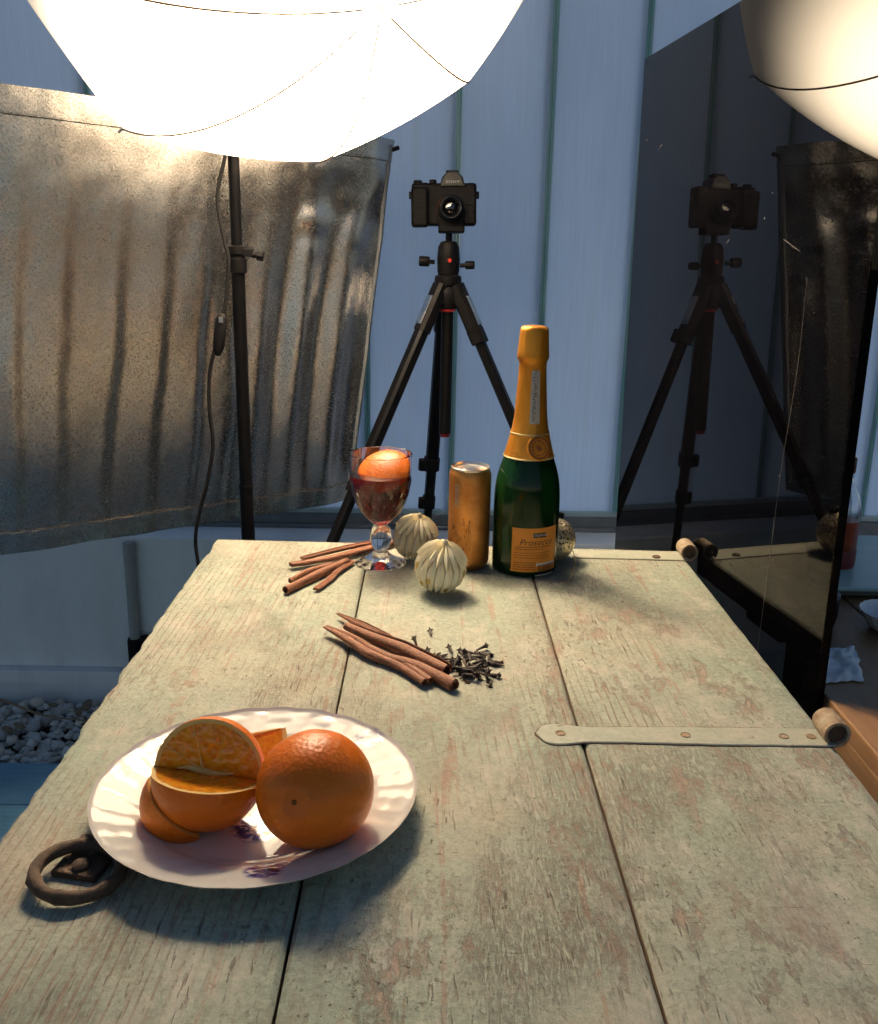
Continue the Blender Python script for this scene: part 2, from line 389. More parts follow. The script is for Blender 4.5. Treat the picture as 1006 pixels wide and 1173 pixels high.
for x0, x1, sd, rl, rr in ((XL, XG1-.0009, 1, .010, .0006), (XG1+.0009, XG2-.0010, 7, .0006, .0008), (XG2+.0010, XR, 13, .0008, .0022)):
    plank(x0, x1, sd, rl, rr, yfar(x0), yfar(x1)).build('plank', [M_PAINT, M_EDGE], table, ang=35)
for y in (.22, 1.17):
    MB().box((.028, y, .6955), (.60, .09, .04)).build('batten', M_EDGE, table, smooth=False, bevel=.003)
for x in (-.19, .25):
    for y in (.22, 1.17):
        MB().box((x, y, .338), (.05, .05, .675)).build('leg', M_EDGE, table, smooth=False, bevel=.003)
def strap(yc, xtip, xend, wd, slope, tip):
    """iron strap hinge, painted over; round swollen tip, rolled eye at the table's edge"""
    top, bot = [], []; N = 46
    for i in range(N+1):
        f = i/N; x = xtip+(xend-xtip)*f; h = wd/2
        if tip:
            s_ = (x-xtip)
            if s_ < .017: h = .0185*sqrt(max(0, 1-((.0185-s_)/.0185)**2))
            elif s_ < .05: h = .0185+(wd*.43-.0185)*(.5-.5*cos(pi*(s_-.017)/.033))
            else: h = wd*.43+(wd/2-wd*.43)*min(1, (s_-.05)/.12)
        y = yc+slope*(x-xtip)+.0006*noise.noise(Vector((x*60, yc, 0)))
        top.append((x, y+h)); bot.append((x, y-h))
    z0, z1 = .7503, .7519
    rings = [[Vector((a[0], a[1], z0)), Vector((a[0], a[1], z1-.0007)), Vector((a[0], a[1]-.0008, z1)), Vector((b[0], b[1]+.0008, z1)), Vector((b[0], b[1], z1-.0007)), Vector((b[0], b[1], z0))] for a, b in zip(top, bot)]
    h = MB().loft(rings, True, True).build('hinge_strap', M_IRONP, table, ang=30)
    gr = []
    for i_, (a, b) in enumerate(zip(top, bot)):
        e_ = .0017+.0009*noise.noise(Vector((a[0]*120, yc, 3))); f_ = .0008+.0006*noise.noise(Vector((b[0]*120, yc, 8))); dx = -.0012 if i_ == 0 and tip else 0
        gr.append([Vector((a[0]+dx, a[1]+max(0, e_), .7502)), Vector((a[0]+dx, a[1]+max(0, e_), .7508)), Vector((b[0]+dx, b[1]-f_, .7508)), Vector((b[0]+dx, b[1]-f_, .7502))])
    MB().loft(gr, True, True).build('gap_shadow', M_RUST, h, smooth=False)  # shadow gap round the strap, drawn as a dark underlay in the rust colour
    ye = yc+slope*(xend-xtip)
    prof = []                                     # rolled eye: a strip curled round an axis parallel to the table's edge
    for k in range(23):
        a = -pi/2+k/22*radians(318); prof.append((a, .0125-.0012*k/22, .0098-.0012*k/22))
    cx, cz = xend, .7519-.0026+.0125
    rings = []
    for yy in (ye-wd*.46, ye-wd*.3, ye+wd*.1, ye+wd*.46):
        rings.append([Vector((cx+r*cos(a)*(1+.03*noise.noise(Vector((a, yy*90, 0)))), yy, cz+r*sin(a))) for a, r, q in prof]+[Vector((cx+q*cos(a), yy, cz+q*sin(a))) for a, r, q in reversed(prof)])
    e = MB().loft(rings, True, True).build('hinge_eye', M_RUSTP, h, ang=35)
    MB().tube([(cx, ye-wd*.36, cz), (cx, ye+wd*.42, cz)], .0088, 16).build('hinge_pin', M_RUST, h)
    return h, z1
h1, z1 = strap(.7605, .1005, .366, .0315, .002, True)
for px, py in ((643, 843), (787, 845), (899, 845), (930, 845)):
    p = onz(px, py, z1); MB().lathe([(.0045, 0), (.0047, .0006), (.0038, .0010), (.0036, .0005), (0, .0006)], 16, Matrix.Translation((p.x, .7605, z1-.0001))).build('rivet', M_RUSTP, h1)
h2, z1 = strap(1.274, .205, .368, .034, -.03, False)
p = onz(754, 641, z1); MB().lathe([(.0055, 0), (.006, .001), (.005, .002), (.003, .0012), (0, .0012)], 16, Matrix.Translation((p.x, 1.262, z1-.0001))).build('rivet', M_RUST, h2)
# ring pull with its staple
rc = onz(90, 1000, .757)
Mr = Matrix.Translation((rc.x, rc.y, .759)) @ Matrix.Rotation(radians(3), 4, 'Y') @ Matrix.Rotation(radians(5), 4, 'X')
path = [Mr @ Vector((.0285*cos(a), .0255*sin(a), 0)) for a in [2*pi*k/40 for k in range(40)]]
rings = []
for k in range(40):
    a = 2*pi*k/40; rr = .0048+.0012*noise.noise(Vector((cos(a)*3, sin(a)*3, 2)))+.0007*noise.noise(Vector((cos(a)*11, sin(a)*11, 5)))
    rings.append([Mr @ (Vector(((.0285+rr*cos(b))*cos(a), (.0255+rr*cos(b))*sin(a), rr*sin(b)))) for b in [2*pi*j/10 for j in range(10)]])
rings.append(rings[0]); MB().loft(rings, True, False).build('ring_pull', M_RUST, table)
sc_p = onz(94, 984, .752)
R_ = Matrix.Rotation(radians(-12), 3, 'Z')
st = MB().box((sc_p.x+.004, sc_p.y-.006, .7525), (.034, .030, .005), R_).build('staple_plate', M_RUST, table, smooth=False, bevel=.0015)
MB().loft([[Vector((sc_p.x+.002, sc_p.y+.006, .752))+R_ @ Vector((a*s, b*s2, z)) for a, b in ((-.011, -.006), (.011, -.006), (.011, .010), (-.011, .010))] for z, s, s2 in ((0, 1, 1), (.006, .9, .9), (.010, .7, .8), (.0125, .45, .6))]).build('staple_lug', M_RUST, st, smooth=True, bevel=.002)
MB().lathe([(.0062, 0), (.0062, .0025), (.004, .0045), (0, .005)], 12, Matrix.Translation((sc_p.x+.004, sc_p.y-.012, .7546))).build('staple_bolt', M_RUST, st)

# ------------------------------------------------------------------ silver sheet hung on the left
def m_foil():
    t = NT('crinkled_silver_foil'); n1 = t.noise(330, 4, .7); n2 = t.noise(900, 3, .6); n3 = t.noise(7, 3, .5, t.map((1, 1, .6)))
    col = t.mix(t.ramp(n1, (.40, .0), (.66, .7)), (.76, .71, .655), (.33, .295, .27))
    h = t.math('ADD', n1, t.math('MULTIPLY', n2, .5))
    nb = t.bump(n3, .10, .012)
    return t.p(col=col, metal=.96, rough=t.ramp(n1, (.3, .20), (.7, .31)), normal=t.bump(h, .34, .0012, nb))
M_FOIL = m_foil()
FTR, FBR = ony(462, 160, 1.954), ony(406, 574, 1.954)
FBL, FTL = onz(0, 636, .638), ony(0, 95, 1.557)
foil = thing('silver_reflector', 'wide crinkled silver foil sheet hanging behind the light stand', 'reflector', (-.42, 1.76, .63))
NU, NV = 150, 70
nrm = Vector((FTR-FTL)).cross(Vector((FTL-FBL))).normalized()
if nrm.y > 0: nrm = -nrm
def fpt(u, v):
    """u from -.25 (past the left frame edge) to 1 (right edge); v 0 bottom to 1 top"""
    b = FBL.lerp(FBR, u); tp = FTL.lerp(FTR, u); p = b.lerp(tp, v)
    k = max(0, min(1, (v+.02)/.16))*max(0, min(1, (.92-v)/.45)); q = u*10.5+.22*sin(v*2.4+u*6)+.5*noise.noise(Vector((u*3, 1.5, v*.6)))
    q += .12*noise.noise(Vector((u*5, v*5, 12))); fr = q-math.floor(q); saw = (fr/.78 if fr < .78 else (1-fr)/.22)-.5           # soft rise, crisp fold line
    k *= (.55+.45*max(0, min(1, (u-.2)/.5)))*(.9+.4*noise.noise(Vector((u*6, v*2.5, 15))))
    wide = max(0, min(1, (u-.55)/.15)); d = k*(.0095*saw*(1-wide)+.0115*wide*sin(2*pi*u*8.2+.6*sin(v*4)))
    d += .012*noise.noise(Vector((u*3.2, v*1.8, 3)))+.0022*noise.noise(Vector((u*9, v*6, 6)))+.0008*noise.noise(Vector((u*34, v*22, 8)))
    if u > .72 and v > .72: d += .006*noise.noise(Vector((u*10+v*9, v*14-u*8, 9)))
    edge = max(0, (u-.9)/.1); d -= .03*edge*edge
    p = p+nrm*d
    p.z += .004*noise.noise(Vector((u*7, 2, v)))*(1 if v in (0, 1) else .3)
    return p
us = [-.25+1.25*i/NU for i in range(NU+1)]
def fgrid(v0, v1, nv, off, u0=-.25, u1=1.0):
    U = [u0+(u1-u0)*i/NU for i in range(NU+1)]
    A = [[fpt(u, v0+(v1-v0)*j/nv)+nrm*off for u in U] for j in range(nv+1)]
    B = [[p-nrm*.0025 for p in row] for row in A]
    rings = [A[j]+B[j][::-1] for j in range(nv+1)]
    return MB().loft(rings, True, True)
sheet = fgrid(0, 1, NV, 0).build('foil_sheet', M_FOIL, foil, ang=60)
fgrid(0.004, .050, 3, .0022).build('bottom_hem', M_FOIL, foil, ang=60)
fgrid(.948, .997, 3, .0022).build('top_hem', M_FOIL, foil, ang=60)
A = [[fpt(.978+.02*k/3, .03+.95*j/40)+nrm*(.004*sin(pi*k/3)+.001) for k in range(4)] for j in range(41)]
MB().loft([a+[p-nrm*.003 for p in a[::-1]] for a in A]).build('side_binding', plain('grey_binding', (.20, .21, .22), .55, .3, .15, 60, .2), foil)
M_STITCH = plain('dark_stitching', (.05, .042, .036), .8, 0, .2, 60, 0)
for v_ in (.0535, .9445):
    MB().tube([fpt(u_, v_)+nrm*.0024 for u_ in us], [.0006+.0006*abs(noise.noise(Vector((u_*40, v_, 0)))) for u_ in us], 5).build('hem_stitch', M_STITCH, foil)
c = fpt(.995, .975); MB().tube([c+Vector((-.008, 0, 0)), c+Vector((.004, -.004, .0)), c+Vector((.014, 0, .004))], .0042, 8).build('corner_hook', M_BLACKM, foil)
hp = Vector((ony(284, 595, 1.93).x, 1.93, 0))
sup = thing('backdrop_stand', 'thin dark stand behind the silver foil sheet', 'stand', hp)
MB().tube([(hp.x, hp.y, .0), (hp.x, hp.y, 1.345)], .011, 12).build('pole', M_BLACK, sup)
a0, a1 = fpt(-.2, .90)-nrm*.03, fpt(.97, .90)-nrm*.03
MB().tube([a0, a1], .008, 10).build('crossbar', M_BLACK, sup)
mid = a0.lerp(a1, .38); MB().tube([(hp.x, hp.y, mid.z), mid], .008, 10).build('bracket', M_BLACK, sup)
for a in (.5, 2.6, 4.71):
    MB().tube([(hp.x, hp.y, .10), (hp.x+.16*cos(a), hp.y+.16*sin(a), .012)], .008, 8).build('leg', M_BLACK, sup)

# ------------------------------------------------------------------ light stand, cord, umbrella, bulb
SX = ony(276, 400, 1.715).x; SY = 1.715
stand = thing('light_stand', 'black light stand pole rising behind the table to the umbrella', 'light stand', (SX, SY, 0))
zk = ony(274, 293, SY).z; zj = ony(283, 557, SY).z
MB().tube([(SX, SY, .06), (SX, SY, zj)], .0128, 18).build('lower_tube', M_BLACK, stand)
MB().tube([(SX, SY, zj-.03), (SX, SY, zk)], .0119, 18).build('middle_tube', M_BLACK, stand)
MB().tube([(SX, SY, zk-.03), (SX, SY, 1.90)], .0098, 18).build('upper_tube', M_BLACK, stand)
cl = MB().lathe([(.0105, -.030), (.0160, -.028), (.0165, -.006), (.0135, -.004), (.0135, .0), (.0165, .003), (.0165, .016), (.0105, .018)], 18, Matrix.Translation((SX, SY, zk))).build('clamp_collar', M_BLACKM, stand)
MB().box((SX+.018, SY-.004, zk+.006), (.022, .014, .014)).build('clamp_lug', M_BLACKM, cl, smooth=False, bevel=.002)
MB().lathe([(0, 0), (.006, 0), (.006, .008), (.009, .010), (.009, .020), (0, .021)], 8, basis((1, -.1, -.15), (SX+.027, SY-.004, zk+.003))).build('clamp_knob', M_BLACKM, cl)
MB().lathe([(.0131, -.004), (.0138, -.002), (.0138, .002), (.0131, .004)], 18, Matrix.Translation((SX, SY, zj))).build('joint_ring', M_BLACKM, stand)
for a in (radians(205), radians(325), radians(85)):
    d = Vector((cos(a), sin(a), 0))
    MB().tube([Vector((SX, SY, .30))+d*.016, Vector((SX, SY, .012))+d*.34], .0085, 10).build('leg', M_BLACK, stand)
    MB().tube([Vector((SX, SY, .10))+d*.014, Vector((SX, SY, .16))+d*.16], .005, 8).build('brace', M_BLACK, stand)
MB().box(tuple(Vector((SX, SY, 1.88))), (.036, .040, .060)).build('tilt_bracket', M_BLACKM, stand, smooth=False, bevel=.004)
cordpts = [(262, 120), (259, 172), (249, 225), (257, 275), (262, 300), (258, 350), (253, 375), (246, 400), (240, 430), (240, 470), (244, 510), (238, 550), (228, 590), (224, 620), (228, 655), (232, 720)]
cp = [ony(x, y, 1.705-.0002*(y-120)) for x, y in cordpts]; cp += [Vector((cp[-1].x+.04, cp[-1].y, .25)), Vector((cp[-1].x+.10, cp[-1].y+.02, .006)), Vector((cp[-1].x+.45, cp[-1].y+.1, .006))]
cp = [LAMP_P-UAX*.10]+cp
cord = thing('power_cord', 'black lamp cord with inline switch hanging beside the light stand pole', 'cord', (cp[-1].x, cp[-1].y, .0))
MB().tube(bez(cp, 7), .0034, 8).build('cable', M_RUBBER, cord)
s0, s1 = ony(254, 360, 1.655), ony(250, 404, 1.648); ax = (s1-s0)
MB().loft([[s0+ax*f+Vector((.0105*k*cos(a), .007*k*sin(a), 0)) for a in [2*pi*j/14 for j in range(14)]] for f, k in ((-.02, .35), (.03, .7), (.12, 1), (.5, 1.05), (.85, 1), (.97, .75), (1.08, .35))]).build('inline_switch', M_BLACKM, cord)
MB().box(tuple(s0+ax*.14+Vector((.001, -.0075, 0))), (.007, .004, .010)).build('switch_rocker', M_STEEL, cord, smooth=False, bevel=.001)

t = NT('white_umbrella_nylon')
f1 = t.n('BsdfTranslucent'); f2 = t.n('BsdfDiffuse'); f3 = t.n('BsdfTransparent'); wv = t.noise(900, 2)
for f_ in (f1, f2): t.set(f_.inputs[0], t.ramp(wv, (.3, (.72, .71, .69)), (.7, (.80, .79, .77))))
f3.inputs[0].default_value = (1, 1, 1, 1)
a_ = t.n('MixShader'); a_.inputs[0].default_value = .12; t.t.links.new(f1.outputs[0], a_.inputs[1]); t.t.links.new(f2.outputs[0], a_.inputs[2])
b_ = t.n('MixShader'); b_.inputs[0].default_value = .10; t.t.links.new(a_.outputs[0], b_.inputs[1]); t.t.links.new(f3.outputs[0], b_.inputs[2])
t.t.links.new(b_.outputs[0], t.out.inputs[0]); M_NYLON = t.m
e1 = UAX.cross(Vector((0, 0, 1))).normalized(); e2 = e1.cross(UAX)
def udir(phi): return e1*cos(phi)+e2*sin(phi)
def urib(t_): return UR*sin(t_*UB)/sin(UB), UH*(1-cos(t_*UB))/(1-cos(UB))
def upt(phi, t_, out=0):
    """canopy between ribs: part chord, part arc, hem cut in a shallow scallop"""
    k = (phi-UPH)/(pi/4); s_ = k-math.floor(k); c = cos(pi/8)/cos((s_-.5)*pi/4)
    tt = t_*(1-.055*t_**3*sin(pi*s_)); r, h = urib(tt)
    r *= 1-(1-c)*.55
    return UAP-UAX*(h-out)+udir(phi)*(r+out*.8)
umb = thing('photo_umbrella', 'glowing white shoot-through umbrella with thin ribs above the silver sheet', 'umbrella', tuple(UAP-UAX*.6))
NA, NT_ = 128, 26
rings = [[upt(UPH+2*pi*j/NA, .004+(1-.004)*i/NT_) for j in range(NA)] for i in range(NT_+1)]
MB().loft(rings, True, False).build('canopy', M_NYLON, umb, ang=70)
t = NT('brown_seam_tape'); f1 = t.n('BsdfTranslucent'); f2 = t.n('BsdfDiffuse'); a_ = t.n('MixShader')
for f_ in (f1, f2): t.set(f_.inputs[0], t.ramp(t.noise(200), (.3, (.16, .115, .085)), (.7, (.22, .16, .12))))
a_.inputs[0].default_value = .3; t.t.links.new(f1.outputs[0], a_.inputs[1]); t.t.links.new(f2.outputs[0], a_.inputs[2]); t.t.links.new(a_.outputs[0], t.out.inputs[0]); M_SEAM = t.m
for k in range(8):
    ph = UPH+k*pi/4
    MB().tube([upt(ph+1e-4, .03+.97*i/24, .0006) for i in range(25)], [.0003+.0010*min(1, i/12) for i in range(25)], 6).build('seam', M_SEAM, umb)
    MB().tube([upt(ph+1e-4, .05+.95*i/24, -.0050) for i in range(25)], .0022, 6).build('rib', M_STEEL, umb)
    tp = upt(ph+1e-4, 1, 0); MB().tube([tp-(udir(ph))*.006, tp+udir(ph)*.010-UAX*.003], .0022, 8).build('rib_tip', M_WHITEP, umb)
MB().tube([UAP-UAX*.004, UAP-UAX*.62], .0045, 10).build('shaft', M_STEEL, umb)
MB().lathe([(0, .02), (.006, .018), (.009, .004), (.012, 0), (0, -.001)], 14, basis(UAX, UAP) @ Matrix.Scale(.6, 4)).build('apex_cap', M_NYLON, umb)
lampo = thing('studio_lamp', 'lamp head with bulb hidden inside the white umbrella', 'lamp', tuple(LAMP_P-UAX*.16))
t = NT('glowing_bulb_glass'); M_BULB = t.p(col=(.9, .88, .82), rough=.3, emit=(1, .75, .48), estr=12)
bs = Vector((.0, .0, -.06))
MB().lathe([(.012, -.075), (.016, -.06), (.032, -.035), (.037, -.012), (.032, .010), (.018, .025), (0, .03)], 24, basis(UAX, LAMP_P-UAX*.055+bs)).build('bulb', M_BULB, lampo)
MB().lathe([(0, -.16), (.022, -.158), (.026, -.14), (.026, -.085), (.018, -.075), (.0, -.074)], 20, basis(UAX, LAMP_P-UAX*.055+bs)).build('socket', M_BLACKM, lampo)
q0 = LAMP_P-UAX*.18+bs; MB().tube([q0, Vector((SX, SY, 1.875))], .007, 10).build('socket_arm', M_BLACKM, lampo)
lo.parent = lampo; lo.matrix_parent_inverse = Matrix.Translation(-lampo.location)

# ------------------------------------------------------------------ black mirror panel on the right
t = NT('black_acrylic')
co = t.co; dust = t.ramp(t.noise(1, 5, .7, t.map((2, 1.2, 1.0))), (.45, 0.0), (.85, .22)); spk = t.ramp(t.vor(95), (.0, 1.0), (.035, 0.0))
spk = t.math('MULTIPLY', spk, t.ramp(t.noise(30, 2), (.60, 0.0), (.64, .8)))
wip = t.math('MULTIPLY', t.ramp(t.noise(1, 4, .6, t.map((8, 9, 1.1), (0, 0, 0), (0, .1, 0))), (.55, 0.0), (.8, .16)), t.ramp(t.sep()[2], (.9, 0.0), (1.0, 1.0)))
dm = t.math('MAXIMUM', 0.0, t.math('MAXIMUM', t.math('MULTIPLY', spk, .7), t.math('MULTIPLY', wip, .03)))
M_ACR = t.p(col=t.mix(dm, (.0015, .0015, .002), (.30, .27, .24)), rough=t.math('ADD', .012, t.math('MULTIPLY', dm, .3)), ior=1.49, spec=.17)
PN, PF = Vector((.4135, .905, 0)), Vector((.3475, 1.668, 0)); lean = -.012; PT = .010; PZ = 1.4645
pdir = (PF-PN).normalized(); pn = Vector((-pdir.y, pdir.x, 0))       # towards the table
if pn.x > 0: pn = -pn
def pp(f, z, o=0): return PN.lerp(PF, f)+Vector((lean*(z-.75), 0, z))+pn*o
panel = thing('black_panel', 'tall glossy black acrylic panel standing along the right table edge', 'panel', tuple(PN.lerp(PF, .5)))
mb = MB(); P = [pp(f, z, o) for f in (0, 1) for z in (0.0, PZ) for o in (0, -PT)]
mb.add(P, [(0, 1, 3, 2), (4, 6, 7, 5), (0, 2, 6, 4), (1, 5, 7, 3), (2, 3, 7, 6), (0, 4, 5, 1)]); mb.build('acrylic_sheet', M_ACR, panel, smooth=False, bevel=.0008)
def onpanel(px, py):
    n_ = pdir.cross(Vector((lean, 0, 1))).normalized(); r = ray(px, py); return CAM+r*((pp(0, .75)-CAM).dot(n_)/r.dot(n_))
M_SCR = plain('scratch_dust', (.25, .22, .19), .7, 0, .2, 200, 0)
def scratch(pts, r):
    pa = bez([onpanel(*p)+pn*.0002 for p in pts], 6); MB().tube(pa, [r*(.5+.9*abs(noise.noise(p*90))) for p in pa], 5).build('scratch', M_SCR, panel)
scratch([(925, 318), (914, 420), (895, 540), (882, 640), (868, 745)], .0002)
scratch([(898, 274), (910, 283), (917, 288)], .0004); scratch([(832, 279), (836, 274)], .0005); scratch([(754, 172), (758, 166)], .0004)
for px, py in ((885, 221), (741, 160), (893, 545), (876, 250)):
    MB().lathe([(0, .0004), (.0009, .0002), (.0011, 0)], 7, basis(pn, onpanel(px, py))).build('dust_speck', M_SCR, panel)

# ------------------------------------------------------------------ tripod
TY = 2.0
def tp(x, y, yy=None): return ony(x, y, TY if yy is None else yy)
ap = tp(513, 338)
tri = thing('camera_tripod', 'black tripod with red details standing behind the bottle and glass', 'tripod', (ap.x, TY, 0))
zc0, zc1 = tp(508, 496).z, tp(512, 318).z
MB().tube([(ap.x, TY, zc0), (ap.x, TY, zc1)], .0128, 20).build('centre_column', M_BLACK, tri)
MB().lathe([(0, -.006), (.009, -.004), (.0115, .0), (.0115, .007), (0, .008)], 16, Matrix.Translation((ap.x, TY, zc0-.004))).build('column_tip', M_REDP, tri)
MB().lathe([(.0135, 0), (.0185, .002), (.0185, .026), (.016, .030), (.0135, .03)], 20, Matrix.Translation((ap.x, TY, tp(512, 357).z))).build('red_collar', M_REDP, tri)
zs = tp(512, 338).z
MB().lathe([(.013, -.030), (.024, -.024), (.028, -.006), (.028, .010), (.022, .018), (.013, .019)], 20, Matrix.Translation((ap.x, TY, zs))).build('spider', M_BLACKM, tri)
# legs: pivot at the spider, directions from the photograph
def leg(foot, split, lock, kink=0):
    foot = Vector(foot); d0 = Vector((foot.x-ap.x, foot.y-TY, 0)).normalized(); top = Vector((ap.x, TY, zs+.004))+d0*.026
    D = (foot-top); sd = D.cross(Vector((0, 0, 1))).normalized(); up = sd.cross(D).normalized(); L = D.length; dn = D.normalized()
    Mx = Matrix((sd, up, dn)).transposed().to_4x4(); Mx.translation = top
    def sec(z0, z1, w_, h_): return MB().loft([[Mx @ Vector((w_*cx_, h_*cy_, z)) for cx_, cy_ in ((-.6, -1), (.6, -1), (1, -.6), (1, .6), (.6, 1), (-.6, 1), (-1, .6), (-1, -.6))] for z in (z0, z1)])
    lg = sec(.02, split, .0135, .0125).build('leg', M_BLACK, tri, ang=30)
    sec(-.018, .085, .0165, .0145).build('leg_hinge', M_BLACKM, lg, ang=30)
    MB().loft([[Mx @ Vector((a, b, z)) for a, b in ((-.009, .0150), (.009, .0150), (.009, .0172), (-.009, .0172))] for z in (.012, .075)]).build('angle_lever', M_STEEL, lg, smooth=False, bevel=.001)
    sec(split-.02, lock, .0108, .0102).build('leg_section', M_BLACK, lg, ang=30)
    sec(lock-.018, L-.03, .0088, .0084).build('lower_section', M_BLACK, lg, ang=30)
    for z, s in ((split, 1.0), (lock, .82)):
        sec(z-.016, z+.014, .0165*s, .0155*s).build('leg_lock', M_BLACKM, lg, ang=30)
        MB().loft([[Mx @ Vector((s*a, s*b, zz)) for a, b in ((-.030, -.004), (-.014, -.008), (-.014, .010), (-.030, .008))] for zz in (z-.012, z+.016)]).build('lock_lever', M_BLACKM, lg, smooth=False, bevel=.002)
    MB().lathe([(0, .012), (.010, .010), (.012, 0), (.011, -.03), (.0, -.031)], 12, basis(-dn, foot+dn*-.012)).build('rubber_foot', M_RUBBER, lg)
    return lg
leg(onz(236, 962, .012), .43, .60)
fr = onz(775, 925, .012); leg((fr.x, fr.y, .012), .095, .62)
leg((tp(490, 640).x-.03, 2.272, .012), .40, .50)
# ball head
hz = tp(512, 322).z
hd = MB().lathe([(.014, -.012), (.026, -.008), (.028, .0), (.027, .010), (.020, .013)], 22, Matrix.Translation((ap.x, TY, hz))).build('head_base', M_BLACKM, tri)
zt = tp(514, 276).z
MB().lathe([(.020, .008), (.0225, .02), (.0235, .045), (.0215, zt-hz-.012), (.0165, zt-hz-.002), (.010, zt-hz), (0, zt-hz)], 22, Matrix.Translation((ap.x, TY, hz))).build('ball_housing', M_BLACKM, tri)
MB().lathe([(0, 0), (.0042, 0), (.0040, .0012), (0, .0014)], 12, basis((0, -1, -.05), (tp(515, 298).x, TY-.0238, tp(515, 298).z))).build('red_badge', plain('red_badge', (.60, .05, .03), .35), tri)
for sgn, (x0, y0), r, l in ((-1, (498, 300), .0105, .020), (1, (527, 304), .0085, .018)):
    p = tp(x0, y0)
    MB().lathe([(0, 0), (.0045, 0), (.0045, .010), (r*.9, .011), (r, .014), (r, .010+l), (r*.85, .012+l), (0, .012+l)], 12, basis((sgn, -.1, .05), (p.x, TY-.004, p.z))).build('head_knob', M_BLACKM, tri)
MB().tube([(ap.x, TY, zt-.006), (ap.x, TY, tp(514, 262).z)], .0068, 14).build('ball_stem', M_BLACK, tri)

# ------------------------------------------------------------------ camera on the tripod
u = depth(tp(509, 240))/F                        # metres per photo pixel at the camera
c0 = tp(514, 265)
kam = thing('camera', 'black mirrorless camera with lens facing forward on top of the tripod', 'camera', (c0.x, TY, c0.z))
KM = Matrix.Translation((c0.x, TY-.004, c0.z)) @ Matrix.Rotation(radians(-1.2), 4, 'Y') @ Matrix.Rotation(radians(-3), 4, 'X')
def K(px, py, d=0): return Vector(((px-514)*u, -d, (265-py)*u))    # right, towards viewer, up in camera space
def kbox(name, x0, y0, x1, y1, d0, d1, mat, par=kam, bev=.003):
    a, b = K(x0, y1, d0), K(x1, y0, d1)
    return MB().box((a+b)/2, (abs(b.x-a.x), abs(b.y-a.y), abs(b.z-a.z))).build(name, mat, par, smooth=True, M=KM, bevel=bev)
kbody = kbox('body', 472, 213, 545.5, 259, -.020, .018, M_BLACKM, bev=.005)
kbox('grip', 471.5, 218, 491, 261.5, .012, .038, M_BLACKM, bev=.006)
kbox('mount_plate', 502, 240, 532, 267, -.018, .024, M_BLACKM, bev=.003)
hump = [[K(x, y, d) for x, y in ((503.5+e_, 217), (533-e_, 217), (530-e_, 206.5), (524-e_, 201.5), (512+e_, 201.5), (506.5+e_, 206.5))] for d, e_ in ((-.022, 1), (.016, 0), (.024, 1.5))]
MB().loft(hump).build('viewfinder_hump', plain('dark_grey_magnesium', (.028, .024, .022), .45, .2, .15, 60, .2), kam, M=KM, bevel=.0015)
kbox('hot_shoe', 511, 199, 525, 202, -.012, .012, M_BLACK, bev=.0008)
for x, y, r, h in ((479, 214, 5.2, 4.5), (496, 213, 4.2, 4.2), (487, 214.5, 3, 2.2), (539, 215, 3.2, 2.2)):
    MB().lathe([(0, h*u), (r*u*.9, h*u), (r*u, h*u*.75), (r*u, -.004)], 20, KM @ Matrix.Translation(K(x, y, .002 if r > 4 else .008))).build('dial', M_BLACK, kam)
for x, y, sgn in ((470.5, 225.5, -1), (547, 225.5, 1)):
    kbox('strap_lug', x-1.8, y-4, x+1.8, y+4, -.003, .003, M_BLACK, bev=.001)
for x, y, r_ in ((499, 222, 1.6), (536, 224, 1.4), (539, 236, 1.5), (541, 245, 1.3)):
    MB().lathe([(0, .0012), (r_*u*.8, .0011), (r_*u, .0004), (r_*u, -.001)], 12, KM @ basis((0, -1, 0), K(x, y, .0182))).build('button', M_BLACK, kam)
for k in range(9): kbox('grip_rib', 473.5, 223+k*4.0, 489, 224.2+k*4.0, .034, .0388, M_RUBBER, bev=.0004)
lc = K(516, 241, .018); LM = KM @ Matrix.Translation(lc) @ Matrix.Rotation(pi/2, 4, 'X')
lens = MB().lathe([(.0265, -.004), (.0265, .006), (.0255, .008), (.0255, .018), (.0245, .019), (.0245, .030), (.0225, .031), (.0225, .036), (.0205, .038), (.0195, .033), (.0150, .024)], 40, LM).build('lens_barrel', M_BLACK, kam)
MB().lathe([(.0267, .0012), (.0272, .0018), (.0272, .0034), (.0267, .0040)], 40, LM).build('orange_mount_ring', plain('orange_ring', (.42, .07, .01), .35, .4), lens)
for r, z in ((.0257, .010), (.0257, .0155), (.0247, .024)):
    MB().lathe([(r-.0004, z), (r+.0005, z+.0007), (r-.0004, z+.0014)], 40, LM).build('focus_ring', M_BLACKM, lens)
MB().lathe([(.0203, .0375), (.0208, .0386), (.0200, .0392), (.0190, .0372)], 40, LM).build('filter_ring', plain('dark_steel', (.16, .16, .17), .3, .9), lens)
t = NT('coated_lens_glass'); M_LENS = t.p(col=(.004, .003, .005), rough=.03, spec=.9, coat=.6)
MB().lathe([(.0150, .024), (.011, .0262), (.006, .0275), (0, .028)], 32, LM).build('front_element', M_LENS, lens)
MB().lathe([(0, 0), (.0016, 0), (.0016, .001), (0, .0012)], 10, KM @ basis((0, -1, 0), K(503, 232, .019))).build('release_button', M_BLACK, kam)
